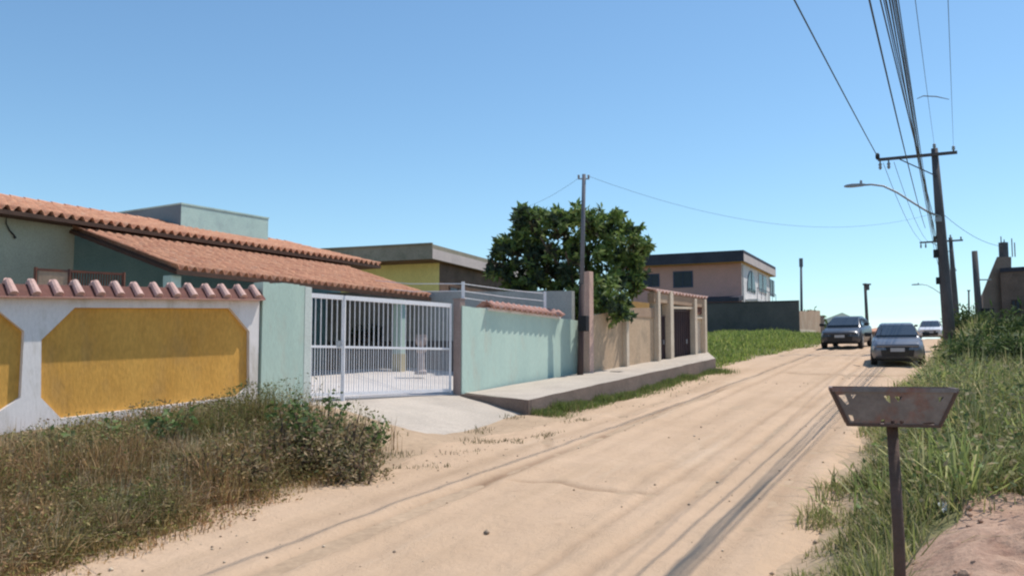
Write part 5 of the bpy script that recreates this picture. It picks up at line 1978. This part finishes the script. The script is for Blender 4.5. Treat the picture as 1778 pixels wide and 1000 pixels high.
def grass_left():
    # strip below the kerb
    a, b = P(917, 694, 18.7), P(1242, 622, 28.2)
    n = 9000
    k = rng.random(n)
    x = a.x + (b.x - a.x) * k; y = a.y + (b.y - a.y) * k
    d = (b - a).xy.normalized()
    off = .03 + np.abs(rng.normal(0, .28, n)) * (.4 + .9 * vnoise(k * 14, k * 0, 91))
    x = x + d.y * off; y = y - d.x * off
    pts = np.stack([x, y, ground_z(x, y) - .01], -1)
    o = blades(pts, .20 * (.45 + .8 * vnoise(k * 22, k * 0, 92)), .014, .5, [(.14, .20, .05), (.17, .22, .06), (.11, .15, .045), (.22, .21, .09)], "kerb_grass", M['grassm'])
    tag(o, "strip of green grass growing along the foot of the kerb", "grass", None, "stuff")
    # grass lot
    n = 42000
    s, t, x, y = scatter(n, 29.5, 62, -17, -4.2)
    tl = -t - left_w(s)
    cl = vnoise(x * .8, y * .8, 93)
    # keep it out of the walled plot
    bd = (B1 - B0).normalized()
    side = (x - B1.x) * bd.x + (y - B1.y) * bd.y
    keep = (rng.random(n) < sstep(-.1, .7, tl + (cl - .5))) & (side > .15)
    x, y, cl, tl = x[keep], y[keep], cl[keep], tl[keep]
    pts = np.stack([x, y, ground_z(x, y) - .01], -1)
    o = blades(pts, .30 * (.4 + cl) * (.4 + .6 * sstep(0, 1, tl)), .045, .8, [(.22, .29, .07), (.27, .33, .08), (.17, .24, .06), (.33, .35, .11)], "lot_grass", M['grassm'])
    tag(o, "bright green grass of the vacant lot before the charcoal wall", "grass", None, "stuff")
    # scattered tufts and straw beside the driveway
    n = 4200
    s, t, x, y = scatter(n, 10.6, 17.2, -7.2, -4.9)
    cl = vnoise(x * 1.7, y * 1.7, 95)
    keep = rng.random(n) < sstep(.55, .8, cl)
    x, y = x[keep], y[keep]
    pts = np.stack([x, y, ground_z(x, y) + .0], -1)
    o = blades(pts, .09, .012, .9, [(.13, .13, .05), (.2, .17, .09), (.09, .10, .04)], "road_tufts", M['grassm'])
    tag(o, "sparse low tufts at the worn edge of the driveway", "grass", None, "stuff")


grass_left()


def pebbles():
    """small stones and crumbs lying loose on the sand"""
    n = 2600
    s, t, x, y = scatter(n, 4.5, 26, -6.2, .6)
    edge = np.minimum(np.abs(t + 5.3), np.abs(t - .1))
    keep = rng.random(n) < (.12 + .88 * np.exp(-edge / .6)) * sstep(.35, .65, vnoise(x * .9, y * .9, 97) + .1)
    x, y, s, t = x[keep], y[keep], s[keep], t[keep]
    n = len(x)
    S, T = st(x, y)
    zz = np.maximum(road_z(x, y, S, T), ground_z(x, y))
    r = rng.gamma(1.6, .0045, n) + .004
    base = np.array([(1, 0, 0), (0, 1, 0), (-1, 0, 0), (0, -1, 0), (0, 0, .8), (0, 0, -.8)], float)
    V = base[None] * rng.uniform(.6, 1.2, (n, 6, 1)) * r[:, None, None] + np.stack([x, y, zz + r * .3], -1)[:, None]
    F_ = np.array([(0, 1, 4), (1, 2, 4), (2, 3, 4), (3, 0, 4), (1, 0, 5), (2, 1, 5), (3, 2, 5), (0, 3, 5)])
    Tt = (np.arange(n)[:, None, None] * 6 + F_[None]).reshape(-1, 3)
    pal = np.array([(.44, .32, .21), (.36, .26, .18), (.52, .42, .31), (.30, .23, .17)])
    c = pal[rng.integers(0, 4, n)] * rng.uniform(.8, 1.2, (n, 1))
    o = np_mesh("pebbles", V.reshape(-1, 3), Tt, np.repeat(c, 6, 0), M['stone'])
    tag(o, "loose pebbles and crumbs of earth along the edges of the sandy road", "pebbles", None, "stuff")


pebbles()


def tussocks():
    """arching clumps: dry ones in the left tangle, long green ones on the right verge"""
    def clumps(centres, per, h, w_, lean, spread):
        n = len(centres)
        c = np.repeat(centres, per, 0)
        a = rng.uniform(0, 2 * np.pi, len(c)); r = np.abs(rng.normal(0, spread, len(c)))
        c = c + np.stack([np.cos(a) * r, np.sin(a) * r, np.zeros(len(c))], -1)
        c[:, 2] = ground_z(c[:, 0], c[:, 1]) - .02
        hh = np.repeat(h * rng.uniform(.6, 1.35, n), per)
        tone = np.repeat(rng.uniform(.65, 1.35, (n, 1)) * rng.uniform(.92, 1.08, (n, 3)), per, 0)
        return c, hh, tone
    # left
    n = 470
    s, t, x, y = scatter(n, 3.2, 11.4, -8.4, -5.7)
    keep = (-t > 5.55 + .12 * (s - 3)) & (s + .22 * np.clip(-t - 7, -1, 2.4) < 11.3)
    c = np.stack([x, y, np.zeros(n)], -1)[keep]
    c, hh, tone = clumps(c, 60, .40, .01, 1, .07)
    o = blades(c, hh, .010, 1.0, [(.46, .35, .20), (.36, .27, .15), (.28, .22, .11), (.54, .43, .28), (.24, .22, .10)], "dry_tussocks", M['dryleaf'], None, .45, tone)
    tag(o, "arching dry straw clumps in the tangle below the yellow wall", "grass", None, "stuff")
    # right
    n = 520
    s, t, x, y = scatter(n, 7.6, 24, .35, 7.5)
    keep = (rng.random(n) < sstep(.3, .6, vnoise(x * .7, y * .7, 66))) & (t > right_w(s) + .35 + .5 * (s > 14))
    c = np.stack([x, y, np.zeros(n)], -1)[keep]
    c, hh, tone = clumps(c, 46, .60, .016, 1, .12)
    o = blades(c, hh, .018, .95, [(.26, .29, .10), (.32, .33, .14), (.20, .23, .08), (.42, .38, .20)], "green_tussocks", M['grassm'], None, .45, tone)
    tag(o, "long arching blades of green grass clumps on the right verge", "grass", None, "stuff")


tussocks()
